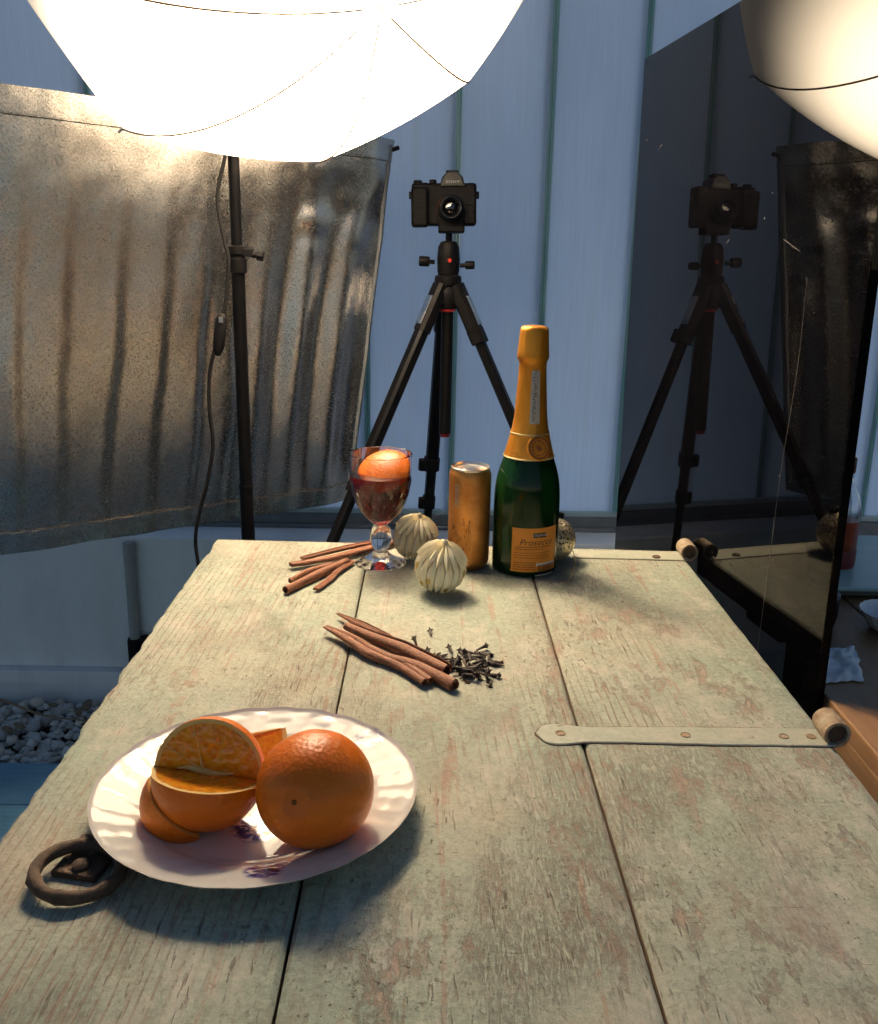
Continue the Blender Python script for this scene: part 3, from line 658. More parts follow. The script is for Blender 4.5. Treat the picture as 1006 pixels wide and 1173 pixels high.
def text_mb(body, size, fn, extrude=0, shear=0, spacing=1.0, mb=None):
    cu = bpy.data.curves.new('t', 'FONT'); cu.body = body; cu.size = size; cu.shear = shear; cu.space_character = spacing
    cu.align_x = 'CENTER'; cu.align_y = 'CENTER'; cu.resolution_u = 4
    o = bpy.data.objects.new('t', cu); sc.collection.objects.link(o)
    dg = bpy.context.evaluated_depsgraph_get(); me = o.evaluated_get(dg).to_mesh()
    mb = mb or MB(); mb.add([fn(v.co.x, v.co.y) for v in me.vertices], [tuple(p.vertices) for p in me.polygons])
    o.evaluated_get(dg).to_mesh_clear(); bpy.data.objects.remove(o); bpy.data.curves.remove(cu); return mb
text_mb('SONY', .0078, lambda x, y: KM @ (K(518.5, 212.3, .0236)+Vector((x*1.25, -.0006, y))), spacing=1.1).build('lettering', M_WHITEP, kam, smooth=False)

# ------------------------------------------------------------------ prosecco bottle
BY = 1.215; bb = ony(600, 650, BY); ub = depth(bb)/F
BX = bb.x
def bz(y): return ony(603, y, BY).z
t = NT('dark_green_glass'); M_GREEN = t.p(col=(.0045, .026, .006), rough=.09, trans=.12, ior=1.5, spec=.2, normal=t.bump(t.noise(18, 2), .03, .002))
t = NT('gold_orange_foil'); n = t.noise(70, 4, .6, t.map((1, 1, .35))); fz = t.noise(300, 3)
M_CAPS = t.p(col=t.ramp(n, (.3, (.62, .22, .012)), (.7, (.80, .33, .03))), rough=t.ramp(fz, (.3, .28), (.7, .42)), metal=.55, normal=t.bump(t.math('ADD', n, t.math('MULTIPLY', fz, .3)), .45, .0022))
bot = thing('prosecco_bottle', 'dark green sparkling wine bottle with orange foil neck and orange label', 'bottle', (BX, BY, .75))
BT = Matrix.Translation((BX, BY, 0))
rows = [(650, 30), (649, 35), (646.5, 36.6), (640, 37), (600, 37), (575, 36.9), (565, 36.6), (556, 35.9), (547, 34.6), (536, 31.9), (526, 28.6), (516, 25.2), (505, 22.2), (490, 19.2), (470, 17), (445, 15.4), (420, 14.2), (412, 14)]
prof = [(.018, .7525+.004)]+[(max(.004, h*ub), bz(y)) for y, h in rows]; prof[1] = (prof[1][0], .7503)
def srows(rows, n=6):
    P = [Vector((y, h, 0)) for y, h in rows]; return [(p.x, p.y) for p in bez(P, n)]
prof = [(.0, .757), (.022, .7555), (.031, .7504)]+[(h*ub, max(.7503, bz(y))) for y, h in srows(rows, 5)]+[(.0135, bz(400)), (0, bz(399))]
MB().lathe(prof, 64, BT).build('bottle_glass', M_GREEN, bot, ang=60)
prof_in = [(0, .762)]+[(max(.003, h*ub-.0035), max(.762, bz(y))) for y, h in srows(rows, 4) if 500 < y < 648]+[(0, bz(500))]
t = NT('pale_wine'); M_WINE = t.p(col=(.62, .58, .22), rough=.0, trans=1, ior=1.34)
MB().lathe(prof_in, 48, BT).build('wine', M_WINE, bot, ang=60)
def wrinkle(a, r, z):
    k = 1+.014*noise.noise(Vector((cos(a)*3, sin(a)*3, z*160)))+.008*noise.noise(Vector((cos(a)*9, sin(a)*9, z*60)))
    if z > bz(413): k += .018*(abs(sin(a*2.5+.4))**6)+.02*noise.noise(Vector((cos(a)*2.2, sin(a)*2.2, z*90)))
    return r*k
crow = [(494.5, 21.2), (490, 19.8), (480, 18.5), (470, 17.7), (445, 16.1), (425, 15.0), (416, 14.8), (412.5, 15.6), (410.5, 17), (406, 17.2), (398, 16.4), (386, 15.6), (378, 15.2), (374.5, 14.2), (373, 11), (372.4, 6), (372, 0)]
caps = MB().lathe([(h*ub, bz(y)) for y, h in crow], 72, BT, fn=wrinkle).build('foil_capsule', M_CAPS, bot, ang=60)
crow = [(521.5, 27.6), (520, 27.3), (510, 24.4), (500, 22.0), (494.8, 21.0)]
band = MB().lathe([(h*ub+.0004, bz(y)) for y, h in crow], 72, BT).build('neck_band', M_CAPS, bot)
M_GOLDL = plain('pale_gold_trim', (.70, .52, .24), .4, .6, .1, 60, 0)
MB().lathe([(21.3*ub+.0006, bz(495.2)), (21.2*ub+.0009, bz(494.2)), (21.0*ub+.0005, bz(493.4))], 64, BT).build('band_edge', M_GOLDL, band)
MB().lathe([(27.7*ub+.0006, bz(521.8)), (27.6*ub+.0010, bz(520.9)), (27.2*ub+.0006, bz(520.0))], 64, BT).build('band_edge', M_GOLDL, band)
def bang(px, halfpx): return math.asin(max(-1, min(1, px/halfpx)))
def brad(z):
    """outer radius of neck and body at height z"""
    for rws in ([(494.5, 21.2), (480, 18.5), (470, 17.7), (445, 16.1), (425, 15.0)], [(521.5, 27.6), (510, 24.4), (500, 22.0), (494.5, 21.2)], rows):
        ys = [bz(y) for y, h in rws]
        if min(ys) <= z <= max(ys): return interp([(bz(y), h*ub) for y, h in rws], z)
    return 37*ub
view = math.atan2(-BX, -BY)                        # bearing of the viewer, for placing labels round the bottle
def onb(ang, z, out):
    """point on the bottle: ang 0 faces the viewer, positive to the viewer's right"""
    d = Vector((-BX, -BY, 0)).normalized(); r_ = Vector((-d.y, d.x, 0)); r = brad(z)+out
    return Vector((BX, BY, z))+(d*cos(ang)+r_*sin(ang))*r
def bpatch(a0, a1, z0, z1, out, na=16, nz=8):
    A = [[onb(a0+(a1-a0)*i/na, z0+(z1-z0)*j/nz, out) for i in range(na+1)] for j in range(nz+1)]
    return MB().loft([r for r in A], False, False)
la0, la1, lz0, lz1 = -.39, 1.12, bz(649.5), bz(594.5)
t = NT('orange_label_paper')
M_LABEL = t.p(col=t.ramp(t.noise(60, 4), (.3, (.66, .22, .012)), (.7, (.76, .28, .02))), rough=.5)
label = bpatch(la0, la1, lz0, lz1, .0005).build('back_label', M_LABEL, bot)
def lfn(ac, zc, k=1, out=.0009): return lambda x, y: onb(ac+x*k/.0415, zc+y, out)
LH = lz1-lz0
M_INK = plain('brown_black_ink', (.03, .012, .008), .6, 0, .1, 60, 0)
text_mb('Prosecco', .0118, lfn(.36, lz0+LH*.715), shear=.35).build('lettering', M_INK, label, smooth=False)
lg_ = bpatch(.24, .66, lz0+LH*.815, lz0+LH*.905, .0008, 8, 1).build('logo_box', M_INK, label)
text_mb('CINZANO', .0042, lfn(.45, lz0+LH*.86, out=.0012), spacing=1.0).build('logo_lettering', M_WHITEP, label, smooth=False)
M_INK2 = plain('brown_small_print', (.26, .075, .012), .6, 0, .1, 60, 0)
pr = MB(); rnd = random.Random(3)
for zf, a0, a1, hh in ((.615, -.25, .85, .0016), (.57, -.28, .62, .0014), (.50, -.30, .8, .0010), (.45, -.30, .75, .0010), (.40, -.3, .82, .0010), (.30, -.32, .35, .0013), (.255, -.32, .35, .0013), (.21, -.32, .33, .0013), (.165, -.32, .35, .0013)):
    a = a0
    while a < a1:
        wd = rnd.uniform(.02, .085); z = lz0+LH*zf
        q = [onb(a, z, .0009), onb(min(a1, a+wd), z, .0009), onb(min(a1, a+wd), z+hh, .0009), onb(a, z+hh, .0009)]
        pr.add(q, [(0, 1, 2, 3)]); a += wd+rnd.uniform(.012, .03)
pr.build('small_print', M_INK2, label, smooth=False)
text_mb('1.6', .0062, lfn(-.03, lz0+LH*.085)).build('lettering', M_INK, label, smooth=False)
bc = bpatch(.37, 1.08, lz0+LH*.03, lz0+LH*.295, .0008, 8, 1).build('barcode', M_WHITEP, label)
bars = MB(); a = .43
while a < 1.02:
    wd = rnd.choice((.008, .012, .02)); bars.add([onb(a, lz0+LH*.07, .0012), onb(a+wd, lz0+LH*.07, .0012), onb(a+wd, lz0+LH*.27, .0012), onb(a, lz0+LH*.27, .0012)], [(0, 1, 2, 3)]); a += wd+rnd.choice((.01, .014, .02))
bars.build('bars', M_INK, bc, smooth=False)
strip = bpatch(-.05, .55, bz(482), bz(416.5), .0006, 8, 14).build('neck_strip', plain('grey_tax_strip', (.50, .46, .40), .55, 0, .1, 120, 0), bot)
mk = MB()
for k in range(34):
    z = bz(479)+(bz(420)-bz(479))*k/34; a = rnd.uniform(.02, .2); b = a+rnd.uniform(.06, .22)
    if 15 < k < 19: a, b = .12, .36
    mk.add([onb(a, z, .0010), onb(b, z, .0010), onb(b, z+.0009, .0010), onb(a, z+.0009, .0010)], [(0, 1, 2, 3)])
mk.build('small_print', plain('grey_ink', (.12, .11, .10), .6), strip, smooth=False)
mc = onb(.42, bz(508), .0022); mnrm = (onb(.42, bz(508), .02)-onb(.42, bz(508), 0)).normalized()+Vector((0, 0, .35)); mnrm.normalize()
MMd = basis(mnrm, mc-mnrm*.0006)
md = MB().lathe([(.0163, -.002), (.0163, .0006), (.0155, .0012), (.0125, .0012), (.0118, .0006), (0, .0008)], 40, MMd).build('medallion', M_CAPS, bot)
MB().lathe([(.0146, .00135), (.0146, .0017), (.0122, .0017), (.0122, .00135)], 40, MMd).build('medallion_ring', M_INK2, md)
mo = MB()
for k in range(14):
    a = 2*pi*k/14; mo.box(MMd @ Vector((.0095*cos(a), .0095*sin(a), .001)), (.0022, .0022, .0008), MMd.to_3x3())
mo.box(MMd @ Vector((0, 0, .001)), (.006, .008, .001), MMd.to_3x3()); mo.build('medallion_relief', M_INK2, md, smooth=False)
text_mb('ITALIA', .0034, lambda x, y: onb(-.62+x/.028, bz(515)+y, .0012)).build('lettering', M_INK2, band, smooth=False)

# ------------------------------------------------------------------ slim can
KY = 1.219; kb = ony(536, 648, KY); uk = depth(kb)/F; KX = kb.x
def kz(y): return ony(537, y, KY).z
can = thing('drink_can', 'slim copper orange drink can between the goblet and the bottle', 'can', (KX, KY, .75))
t = NT('copper_orange_can'); st = t.noise(1, 5, .6, t.map((70, 70, 5))); n2 = t.noise(40, 5, .7)
M_CAN = t.p(col=t.mix(.5, t.ramp(st, (.3, (.46, .18, .035)), (.7, (.66, .30, .08))), t.ramp(n2, (.4, (.38, .135, .026)), (.65, (.70, .33, .09)))), rough=.34, metal=.65, normal=t.bump(st, .08, .0008))
RC = 23.6*uk; HT = kz(534)
CT = Matrix.Translation((KX, KY, 0))
prof = [(0, .7545), (RC*.70, .7505), (RC*.78, .7502), (RC*.84, .7515), (RC*.97, .7575), (RC, .7610), (RC, HT-.0110), (RC*.985, HT-.0085), (RC*.90, HT-.0030)]
cb = MB().lathe(prof, 56, CT).build('can_body', M_CAN, can, ang=50)
MB().lathe([(RC*.90, HT-.0032), (RC*.925, HT-.0012), (RC*.925, HT), (RC*.90, HT+.0006), (RC*.875, HT-.0003), (RC*.86, HT-.0045), (RC*.82, HT-.0052), (RC*.79, HT-.0036), (0, HT-.0034)], 56, CT).build('lid', plain('can_lid_aluminium', (.72, .68, .62), .3, .9, .06, 80, .1), can, ang=40)
tb = [Vector((KX+x, KY+y, HT-.0026+z)) for x, y, z in ()]
MB().lathe([(0, 0), (.0065, 0), (.007, .0006), (.0065, .0013), (0, .0014)], 20, CT @ Matrix.Translation((.001, -.003, HT-.0032)) @ Matrix.Scale(1.6, 4, (1, 0, 0))).build('pull_tab', M_STEEL, can)
def onc(ang, z, out):
    d = Vector((-KX, -KY, 0)).normalized(); r_ = Vector((-d.y, d.x, 0)); return Vector((KX, KY, z))+(d*cos(ang)+r_*sin(ang))*(RC+out)
M_CTXT = plain('pewter_print', (.46, .40, .38), .4, .3, .1, 60, 0); M_CTXT2 = plain('dark_copper_print', (.14, .045, .012), .45, .3, .1, 60, 0)
text_mb('cooolo', .0115, lambda x, y: onc(-.62+y/RC, kz(563)-x, .0004), spacing=.95).build('lettering', M_CTXT, cb, smooth=False)
text_mb('cooolo', .0115, lambda x, y: onc(-1.32+y/RC, kz(560)-x, .0004), spacing=.95).build('lettering', M_CTXT, cb, smooth=False)
sp = MB()
for k in range(46):
    a = rnd.uniform(-1.1, .1); z = kz(rnd.uniform(590, 640)); L_ = rnd.uniform(.002, .007)
    sp.add([onc(a, z, .0003), onc(a+.03, z, .0003), onc(a+.03, z+L_, .0003), onc(a, z+L_, .0003)], [(0, 1, 2, 3)])
sp.build('small_print', M_CTXT2, cb, smooth=False)

# ------------------------------------------------------------------ goblet with drink and orange slice
GYY = 1.224; gb = ony(436, 645, GYY); ug = depth(gb)/F; GX = gb.x
def gz(y): return max(.7502, ony(436, y, GYY).z)
gob = thing('wine_goblet', 'pressed glass goblet holding a dark red drink at the back of the table', 'goblet', (GX, GYY, .75))
t = NT('clear_pressed_glass'); M_GLASS = t.p(col=(.97, .975, .98), rough=.015, trans=1, ior=1.48)
GT = Matrix.Translation((GX, GYY, 0))
grow = [(519.5, 35.4), (530, 35.2), (545, 34.6), (558, 33.0), (568, 30.6), (577, 27.2), (585, 22.6), (591, 17.6), (595.5, 12.5), (598, 9.5)]
outer = [(h*ug, gz(y)) for y, h in srows(grow, 4)]
stem = [(599.5, 8.2), (602, 8.0), (604.5, 10.2), (608, 11.8), (614, 12.2), (621, 11.8), (625, 10.0), (627.5, 8.0), (630, 7.4), (633, 9.5), (637, 15), (641, 23), (643.6, 29), (644.6, 30.3)]
zf = [.7502+(gz(y)-.7502) for y, h in stem]
def facet(a, r, z):
    if z < gz(546) and z > gz(597):
        f = (z-gz(597))/(gz(546)-gz(597)); d = abs(((a/(2*pi)*14+f*2.2) % 1)-.5)+abs(((a/(2*pi)*14-f*2.2) % 1)-.5)
        return r*(1+.045*(d-.5))
    if gz(625) < z < gz(604): return r*(1-.07*(1-abs(cos(3*a))))
    if z < gz(630) and r > .006: return r*(1+.012*cos(12*a))
    return r
inner = [(max(0, h*ug-(.0021 if y < 560 else .0026+.00016*(y-560))), gz(y)+(.0 if y < 560 else .0003*(y-560)*.45)) for y, h in srows(grow, 4) if y < 593]
prof = [(0, .7520), (.012, .7506)]+[(h*ug, max(.7502, gz(y))) for y, h in reversed(stem)]+[(r, z) for r, z in reversed(outer)]
prof = [(0, .7530), (.018, .7510), (.0330, .7503), (.0352, .7506)]+[(h*ug, max(.7515, gz(y))) for y, h in reversed(stem[:-1])]+[(r, z) for r, z in reversed(outer)]
prof += [(outer[0][0]-.0009, outer[0][1]+.0009)]+inner+[(0, inner[-1][1]-.0015)]
MB().lathe(prof, 84, GT, fn=lambda a, r, z: facet(a, r, z)).build('goblet_glass', M_GLASS, gob, ang=22)
LQ = gz(543)
t = NT('dark_red_drink'); M_DRINK = t.p(col=(.26, .020, .016), rough=0, trans=1, ior=1.34)
liq = [(0, inner[-1][1]-.0018)]+[(r+.0004, z) for r, z in reversed(inner) if z < LQ-.001]+[(interp([(z, r) for r, z in inner], LQ)+.0003, LQ), (0, LQ)]
MB().lathe(liq, 60, GT).build('drink', M_DRINK, gob, ang=40)
def m_orange():
    t = NT('orange_peel'); v = t.vor(330, feature='SMOOTH_F1'); n = t.noise(25, 4)
    col = t.ramp(n, (.3, (.60, .118, .0008)), (.7, (.74, .175, .001)))
    h = t.math('ADD', t.math('MULTIPLY', v, 1.0), t.math('MULTIPLY', t.noise(120, 3), .5))
    return t.p(col=col, rough=.40, sss=.08, ssr=(.010, .003, .0005), sssc=.4, spec=.4, normal=t.bump(h, .38, .0012))
M_PEEL = m_orange()
def m_flesh():
    t = NT('orange_flesh'); n = t.noise(1, 4, .6, t.map((160, 160, 160))); vv = t.vor(210, t.map((1, 1, 1)))
    col = t.ramp(vv, (.1, (.76, .20, .003)), (.6, (.88, .32, .010)))
    return t.p(col=col, rough=.16, sss=.4, ssr=(.02, .007, .001), sssc=.6, spec=.55, normal=t.bump(t.math('ADD', vv, n), .35, .0014))
M_FLESH = m_flesh()
t = NT('orange_pith'); M_PITH = t.p(col=t.ramp(t.noise(120, 4), (.3, (.80, .44, .10)), (.7, (.88, .58, .20))), rough=.6, sss=.3, ssr=(.01, .006, .002), sssc=.5)
def peelr(d, s=0): return 1+.014*noise.noise(d*1.6+Vector((s, 0, 0)))
def wedge(R, span, name, label, M, seed, group=None, cat='orange slice', parent=None, npz=18, nph=18, ends=True):
    """segment of an orange about its core (local Z): peel, pith, flesh facets; span in degrees, centred on local +X"""
    h = radians(span)/2; rt = .0042
    def pk(r, th, ph): d = Vector((sin(th)*cos(ph), sin(th)*sin(ph), cos(th))); return M @ (d*(r*peelr(d, seed)))
    root = parent if parent is not None else thing(name, label, cat, tuple(M.translation), group)
    gridp = [[pk(R, .02+(pi-.04)*i/npz, -h+2*h*j/nph) for j in range(nph+1)] for i in range(npz+1)]
    gridi = [[pk(R-rt, .02+(pi-.04)*i/npz, -h+2*h*j/nph) for j in range(nph+1)] for i in range(npz+1)]
    mb = MB().loft(gridp, False, False); n = nph+1; tot = n*(npz+1)
    mb.add([p for r in gridi for p in r], []); 
    mb.build('peel', M_PEEL, root, ang=80)
    pm = MB(); fm = MB(); mm = MB()
    for sg in (-1, 1):
        ph = sg*h
        for i in range(npz):
            t0, t1 = .02+(pi-.04)*i/npz, .02+(pi-.04)*(i+1)/npz
            q = [pk(R, t0, ph), pk(R-rt, t0, ph), pk(R-rt, t1, ph), pk(R, t1, ph)]
            pm.add(q if sg > 0 else q[::-1], [(0, 1, 2, 3)])
        # flesh face: a grid bulging a little, from the core to the pith
        G = []
        for i in range(npz+1):
            th = .02+(pi-.04)*i/npz; row = []
            for k in range(9):
                f = k/8; r = (R-rt)*f+.0004
                off = .0011*sin(pi*f)*sin(th)*(noise.noise(Vector((f*9, th*7, seed+sg)))+.4)
                d = Vector((sin(th)*cos(ph), sin(th)*sin(ph), cos(th))); nn = Vector((-sin(ph), cos(ph), 0))*sg
                row.append(M @ (d*r+nn*off))
            G.append(row if sg > 0 else row[::-1])
        fm.loft(G, False, False)
        # core line of pith
        cpth = [M @ (Vector((.0005*cos(ph), .0005*sin(ph), z*R*.86))) for z in [-1+2*k/12 for k in range(13)]]
    pm.build('pith', M_PITH, root); fm.build('flesh', M_FLESH, root, ang=80)
    MB().tube(cpth, [.0022*(1-.6*abs(k/6-1)) for k in range(13)], 8).build('core', M_PITH, root)
    return root
# round of orange leaning inside the glass
sl = thing('orange_slice', 'orange slice floating peel up in the goblet of red drink', 'orange slice', (GX, GYY, LQ))
sdir = Vector((-.20, -.52, .83)).normalized(); sax = Vector((.93, -.05, .27)); RSL = .0375
wedge(RSL, 172, '', '', basis(sax, Vector((GX+.0005, GYY-.001, gz(530)))-sdir*RSL*.46, sdir) @ Matrix.Diagonal((.50, .98, 1.02, 1)), 31, parent=sl)

# ------------------------------------------------------------------ baubles
def m_paper(name, c, d):
    t = NT(name); n = t.noise(60, 4); return t.p(col=t.ramp(n, (.3, c), (.7, d)), rough=.75, sss=.1, ssr=(.006, .004, .002), sssc=.4, normal=t.bump(t.noise(400, 3), .15, .0006))
M_PAPER = m_paper('cream_paper', (.88, .77, .50), (.93, .84, .60)); M_PAPER2 = m_paper('tan_paper', (.52, .45, .30), (.60, .52, .35)); M_GOLDP = m_paper('gold_paper', (.40, .27, .06), (.5, .36, .10))
def paper_ball(name, label, px, py, r, tilt, spin, windows):
    c = onz(px, py, .75+r); M = Matrix.Translation(c) @ Matrix.Rotation(tilt[0], 4, 'X') @ Matrix.Rotation(tilt[1], 4, 'Y') @ Matrix.Rotation(spin, 4, 'Z')
    b = thing(name, label, 'bauble', (c.x, c.y, .75), 'paper baubles beside the goblet')
    def S(rr, lat, lon): return M @ Vector((rr*cos(lat)*cos(lon), rr*cos(lat)*sin(lon), rr*sin(lat)))
    MB().lathe([(r*.80*cos(a), r*.86*sin(a)) for a in [-pi/2+pi*k/14 for k in range(15)]], 32, M).build('core', M_PAPER2, b)
    NP = 16
    for k in range(NP):                                   # standing folded panels round the middle
        l0 = 2*pi*k/NP; hw = pi/NP; mb = MB(); rows_ = []
        lats = [(-1.15, .10), (-.80, .62), (-.35, .90), (.05, .94), (.36, .80), (.62, .42), (.80, .05)]
        A = [[S(r*(.875-.02*abs(la)), la, l0-hw*wd*.98), S(r*.965, la, l0-hw*.12), S(r*.875, la, l0+hw*wd*.98)] for la, wd in lats]
        mb.loft([row+[p.lerp(c, .03) for p in row[::-1]] for row in A])
        mb.build('paper_panel', M_PAPER2 if not windows else M_PAPER, b, ang=20)
        if windows and k % 2 == 0 or windows and k % 3 == 0:
            la = -.52+.32*((k*7) % 3)
            MB().loft([[S(r*.972, la+h_, l0+hw*w_-hw*.1) for w_ in (-.42*q_, .42*q_)]+[S(r*.95, la+h_, l0+hw*w_-hw*.1) for w_ in (.42*q_, -.42*q_)] for h_, q_ in ((-.16, .2), (-.05, 1), (.05, 1), (.16, .2))]).build('cut_window', M_GOLDP, b, smooth=False)
    for k in range(NP):                                   # long pointed petals folded down from the crown
        l0 = 2*pi*(k+.5)/NP; hw = pi/NP*.92; L_ = .34+.10*((k*5) % 3)/2
        lats = [(1.52, .5), (1.25, .8), (1.0, 1.0), (.80, .86), (.58, .46), (L_, .03)]
        A = [[S(r*(.93+.03*max(0, (la-.3))), la, l0-hw*wd), S(r*(1.05-.01*max(0, la-.9)), la, l0), S(r*(.93+.03*max(0, (la-.3))), la, l0+hw*wd)] for la, wd in lats]
        MB().loft([row+[p.lerp(c, .025) for p in row[::-1]] for row in A]).build('paper_petal', M_PAPER, b, ang=20)
    top = S(r*1.0, pi/2, 0); MB().lathe([(.004, -.002), (.0035, .003), (.0015, .005), (0, .005)], 10, Matrix.Translation(top)).build('crown_knot', M_PAPER2, b)
    return b
paper_ball('paper_bauble', 'cream folded paper bauble standing further back, against the goblet stem', 475.5, 616, .0322, (.12, .18), .1, False)
paper_ball('paper_bauble', 'cream folded paper bauble with gold cutouts in front of the can', 504.5, 650, .0340, (.18, .16), .35, True)
sb = onz(633, 617, .75+.031); rS = .0322
t = NT('champagne_metal'); v = t.vor(260, feature='F1'); z_ = t.sep(t.n('NewGeometry').outputs['Position'])[2]
msk = t.math('MULTIPLY', t.ramp(v, (.30, 1.0), (.44, 0.0)), t.ramp(t.math('MULTIPLY', t.math('SUBTRACT', z_, .75), 10), (.20, 0.0), (.25, 1.0)))
M_CHAMP = t.p(col=t.mix(msk, (.70, .60, .42), (.03, .022, .015)), metal=t.math('SUBTRACT', .75, t.math('MULTIPLY', msk, .6)), rough=.33, normal=t.bump(t.math('SUBTRACT', t.noise(150, 3), msk), .6, .002))
sbt = thing('silver_bauble', 'round champagne silver perforated bauble half hidden behind the bottle', 'bauble', (sb.x, sb.y, .75))
MS = Matrix.Translation(sb) @ Matrix.Rotation(.25, 4, 'Y') @ Matrix.Rotation(-.2, 4, 'X')
MB().lathe([(rS*cos(a)*(1+.012*sin(7*a)), rS*.97*sin(a)) for a in [-pi/2+pi*k/28 for k in range(29)]], 44, MS, fn=lambda a, r, z: r*(1+.012*noise.noise(Vector((cos(a)*4, sin(a)*4, z*120))))).build('ball', M_CHAMP, sbt)
MB().lathe([(.0075, -.001), (.0075, .006), (.006, .0075), (0, .0078)], 18, MS @ Matrix.Translation((0, 0, rS*.96))).build('cap', M_BLACKM, sbt)
MB().tube(bez([(sb.x+.024, sb.y-.014, .776), (sb.x+.028, sb.y-.030, .762), (sb.x+.022, sb.y-.055, .7512), (sb.x+.012, sb.y-.085, .7510), (sb.x+.002, sb.y-.098, .7512)], 6), .0005, 5).build('string', M_GOLDL, sbt)

# ------------------------------------------------------------------ cinnamon sticks
def m_cinn():
    t = NT('cinnamon_bark'); g = t.noise(1, 6, .75, t.map((150, 150, 150), (0, 0, 0))); n = t.noise(420, 4, .6)
    col = t.mix(.45, t.ramp(g, (.3, (.105, .034, .013)), (.55, (.20, .068, .026)), (.75, (.30, .115, .046))), t.ramp(n, (.35, (.09, .028, .012)), (.65, (.27, .098, .040))))
    return t.p(col=col, rough=.68, normal=t.bump(t.math('ADD', g, n), .9, .0012))
M_CINN = m_cinn()
def quill(name, label, pts, rad, seed, twin=True, turns=1.35, group=None, open_a=None):
    """rolled bark: one or two scrolls side by side, a real sheet with thickness, hollow at the ends"""
    r_ = random.Random(seed); pa = bez(pts, 7); n = len(pa); mb = MB(); th = .0011
    scr = [(-.48, 1), (.48, -1)] if twin else [(0, 1)]
    for off, hand in scr:
        rings = []
        for i, p in enumerate(pa):
            f = i/(n-1); t_ = (pa[min(i+1, n-1)]-pa[max(i-1, 0)]).normalized()
            sd = t_.cross(Vector((0, 0, 1))).normalized(); up = sd.cross(t_)
            R = interp([(k/(len(rad)-1), v) for k, v in enumerate(rad)], f)
            R *= 1+.10*noise.noise(Vector((f*5, seed, off)))
            rs = R*(.56 if twin else 1); cen = p+sd*(off*R)
            outl, inl = [], []
            st0 = (open_a if open_a is not None else r_.random()*0+seed*1.3)
            for k in range(22):
                a = st0+hand*2*pi*turns*k/21*(1+.04*noise.noise(Vector((f*4, k*.2, seed)))); q = (1-.42*k/21)*(1+.10*noise.noise(Vector((f*2.2, k*.9, seed*2)))+.05*noise.noise(Vector((f*14, k*1.3, seed*3))))
                outl.append(cen+(sd*cos(a)+up*sin(a))*(rs*q)); inl.append(cen+(sd*cos(a)+up*sin(a))*max(.0004, rs*q-th))
            rings.append(outl+inl[::-1])
        # ragged ends
        for e, s_ in ((0, -1), (-1, 1)):
            t_ = (pa[-1]-pa[-2] if e else pa[1]-pa[0]).normalized()
            rings[e] = [q+t_*(.0022*noise.noise(Vector((k*.35, seed, e)))) for k, q in enumerate(rings[e])]
        mb.loft(rings, True, True)
    zmin = min(v.z for v in mb.v)
    o = mb.build(name, M_CINN, ang=50); return tag(o, label, 'cinnamon stick', group)
def tp3(px, py, r, lift=0): p = onz(px, py, .75+r+lift); return p
GB = 'cinnamon sticks beside the goblet'; GF = 'cinnamon sticks in the middle of the table'
quill('cinnamon_stick', 'topmost reddish stick of the bundle, farthest back, ending behind the goblet stem', [tp3(346, 640, .0045, .004), tp3(385, 630, .0045, .005), tp3(428, 621, .0045, .004)], [.0045, .0055, .005], 1, True, group=GB)
quill('cinnamon_stick', 'long double stick of the back bundle whose end shows right of the goblet stem', [tp3(333, 647, .006, .0005), tp3(375, 640, .006, .001), tp3(420, 629, .006, .0005), tp3(454, 620, .006)], [.0062, .0068, .0072, .0065], 2, True, group=GB)
quill('cinnamon_stick', 'short dark stick lying in the shade between two longer ones beside the goblet', [tp3(332, 665, .005), tp3(352, 655, .005), tp3(380, 647, .005)], [.0036, .0052, .0052], 3, False, group=GB)
quill('cinnamon_stick', 'thick stick with a dark hollow end pointing to the lower left of the back bundle', [tp3(327, 676, .0058), tp3(360, 660, .0058), tp3(398, 643, .0058)], [.0060, .0063, .0058], 4, False, 1.7, group=GB)
quill('cinnamon_stick', 'thin crooked stick nearest the front of the bundle beside the goblet foot', [tp3(362, 675, .0042), tp3(378, 663, .0042), tp3(386, 655, .005), tp3(404, 643, .0042)], [.0042, .0046, .0040, .0042], 5, True, 1.1, group=GB)
quill('cinnamon_stick', 'thin tapering stick at the back of the middle bundle, pointing up left', [tp3(387, 703, .004, .003), tp3(415, 716, .004, .004), tp3(438, 727, .004, .004), tp3(462, 740, .004, .003)], [.0022, .0058, .0056, .004], 6, True, 1.2, group=GF)
quill('cinnamon_stick', 'stick with a ragged broken end in front of the loose cloves', [tp3(397, 717, .007, .001), tp3(430, 731, .007, .002), tp3(465, 745, .007, .002), tp3(512, 768, .008, .001)], [.0060, .0075, .0098, .0082], 7, False, 1.25, group=GF, open_a=2.2)
quill('cinnamon_stick', 'longest double stick of the middle bundle with its twisted joint halfway', [tp3(373, 718, .006, .004), tp3(400, 731, .006, .003), tp3(427, 748, .006, .001), tp3(460, 762, .006, .0), tp3(490, 781, .006, .0)], [.0036, .0088, .0105, .0088, .0080], 8, True, 1.3, group=GF)
quill('cinnamon_stick', 'stick with an open dark end at the lower right of the middle bundle', [tp3(440, 752, .006), tp3(478, 764, .0065), tp3(521, 785, .0065)], [.0055, .0068, .0075], 9, False, 1.5, group=GF)
quill('cinnamon_stick', 'small curled bark fragment under the left side of the middle bundle', [tp3(416, 747, .0035), tp3(424, 751, .0035), tp3(432, 757, .0035)], [.0034, .0042, .0034], 10, False, 1.2, group=GF)

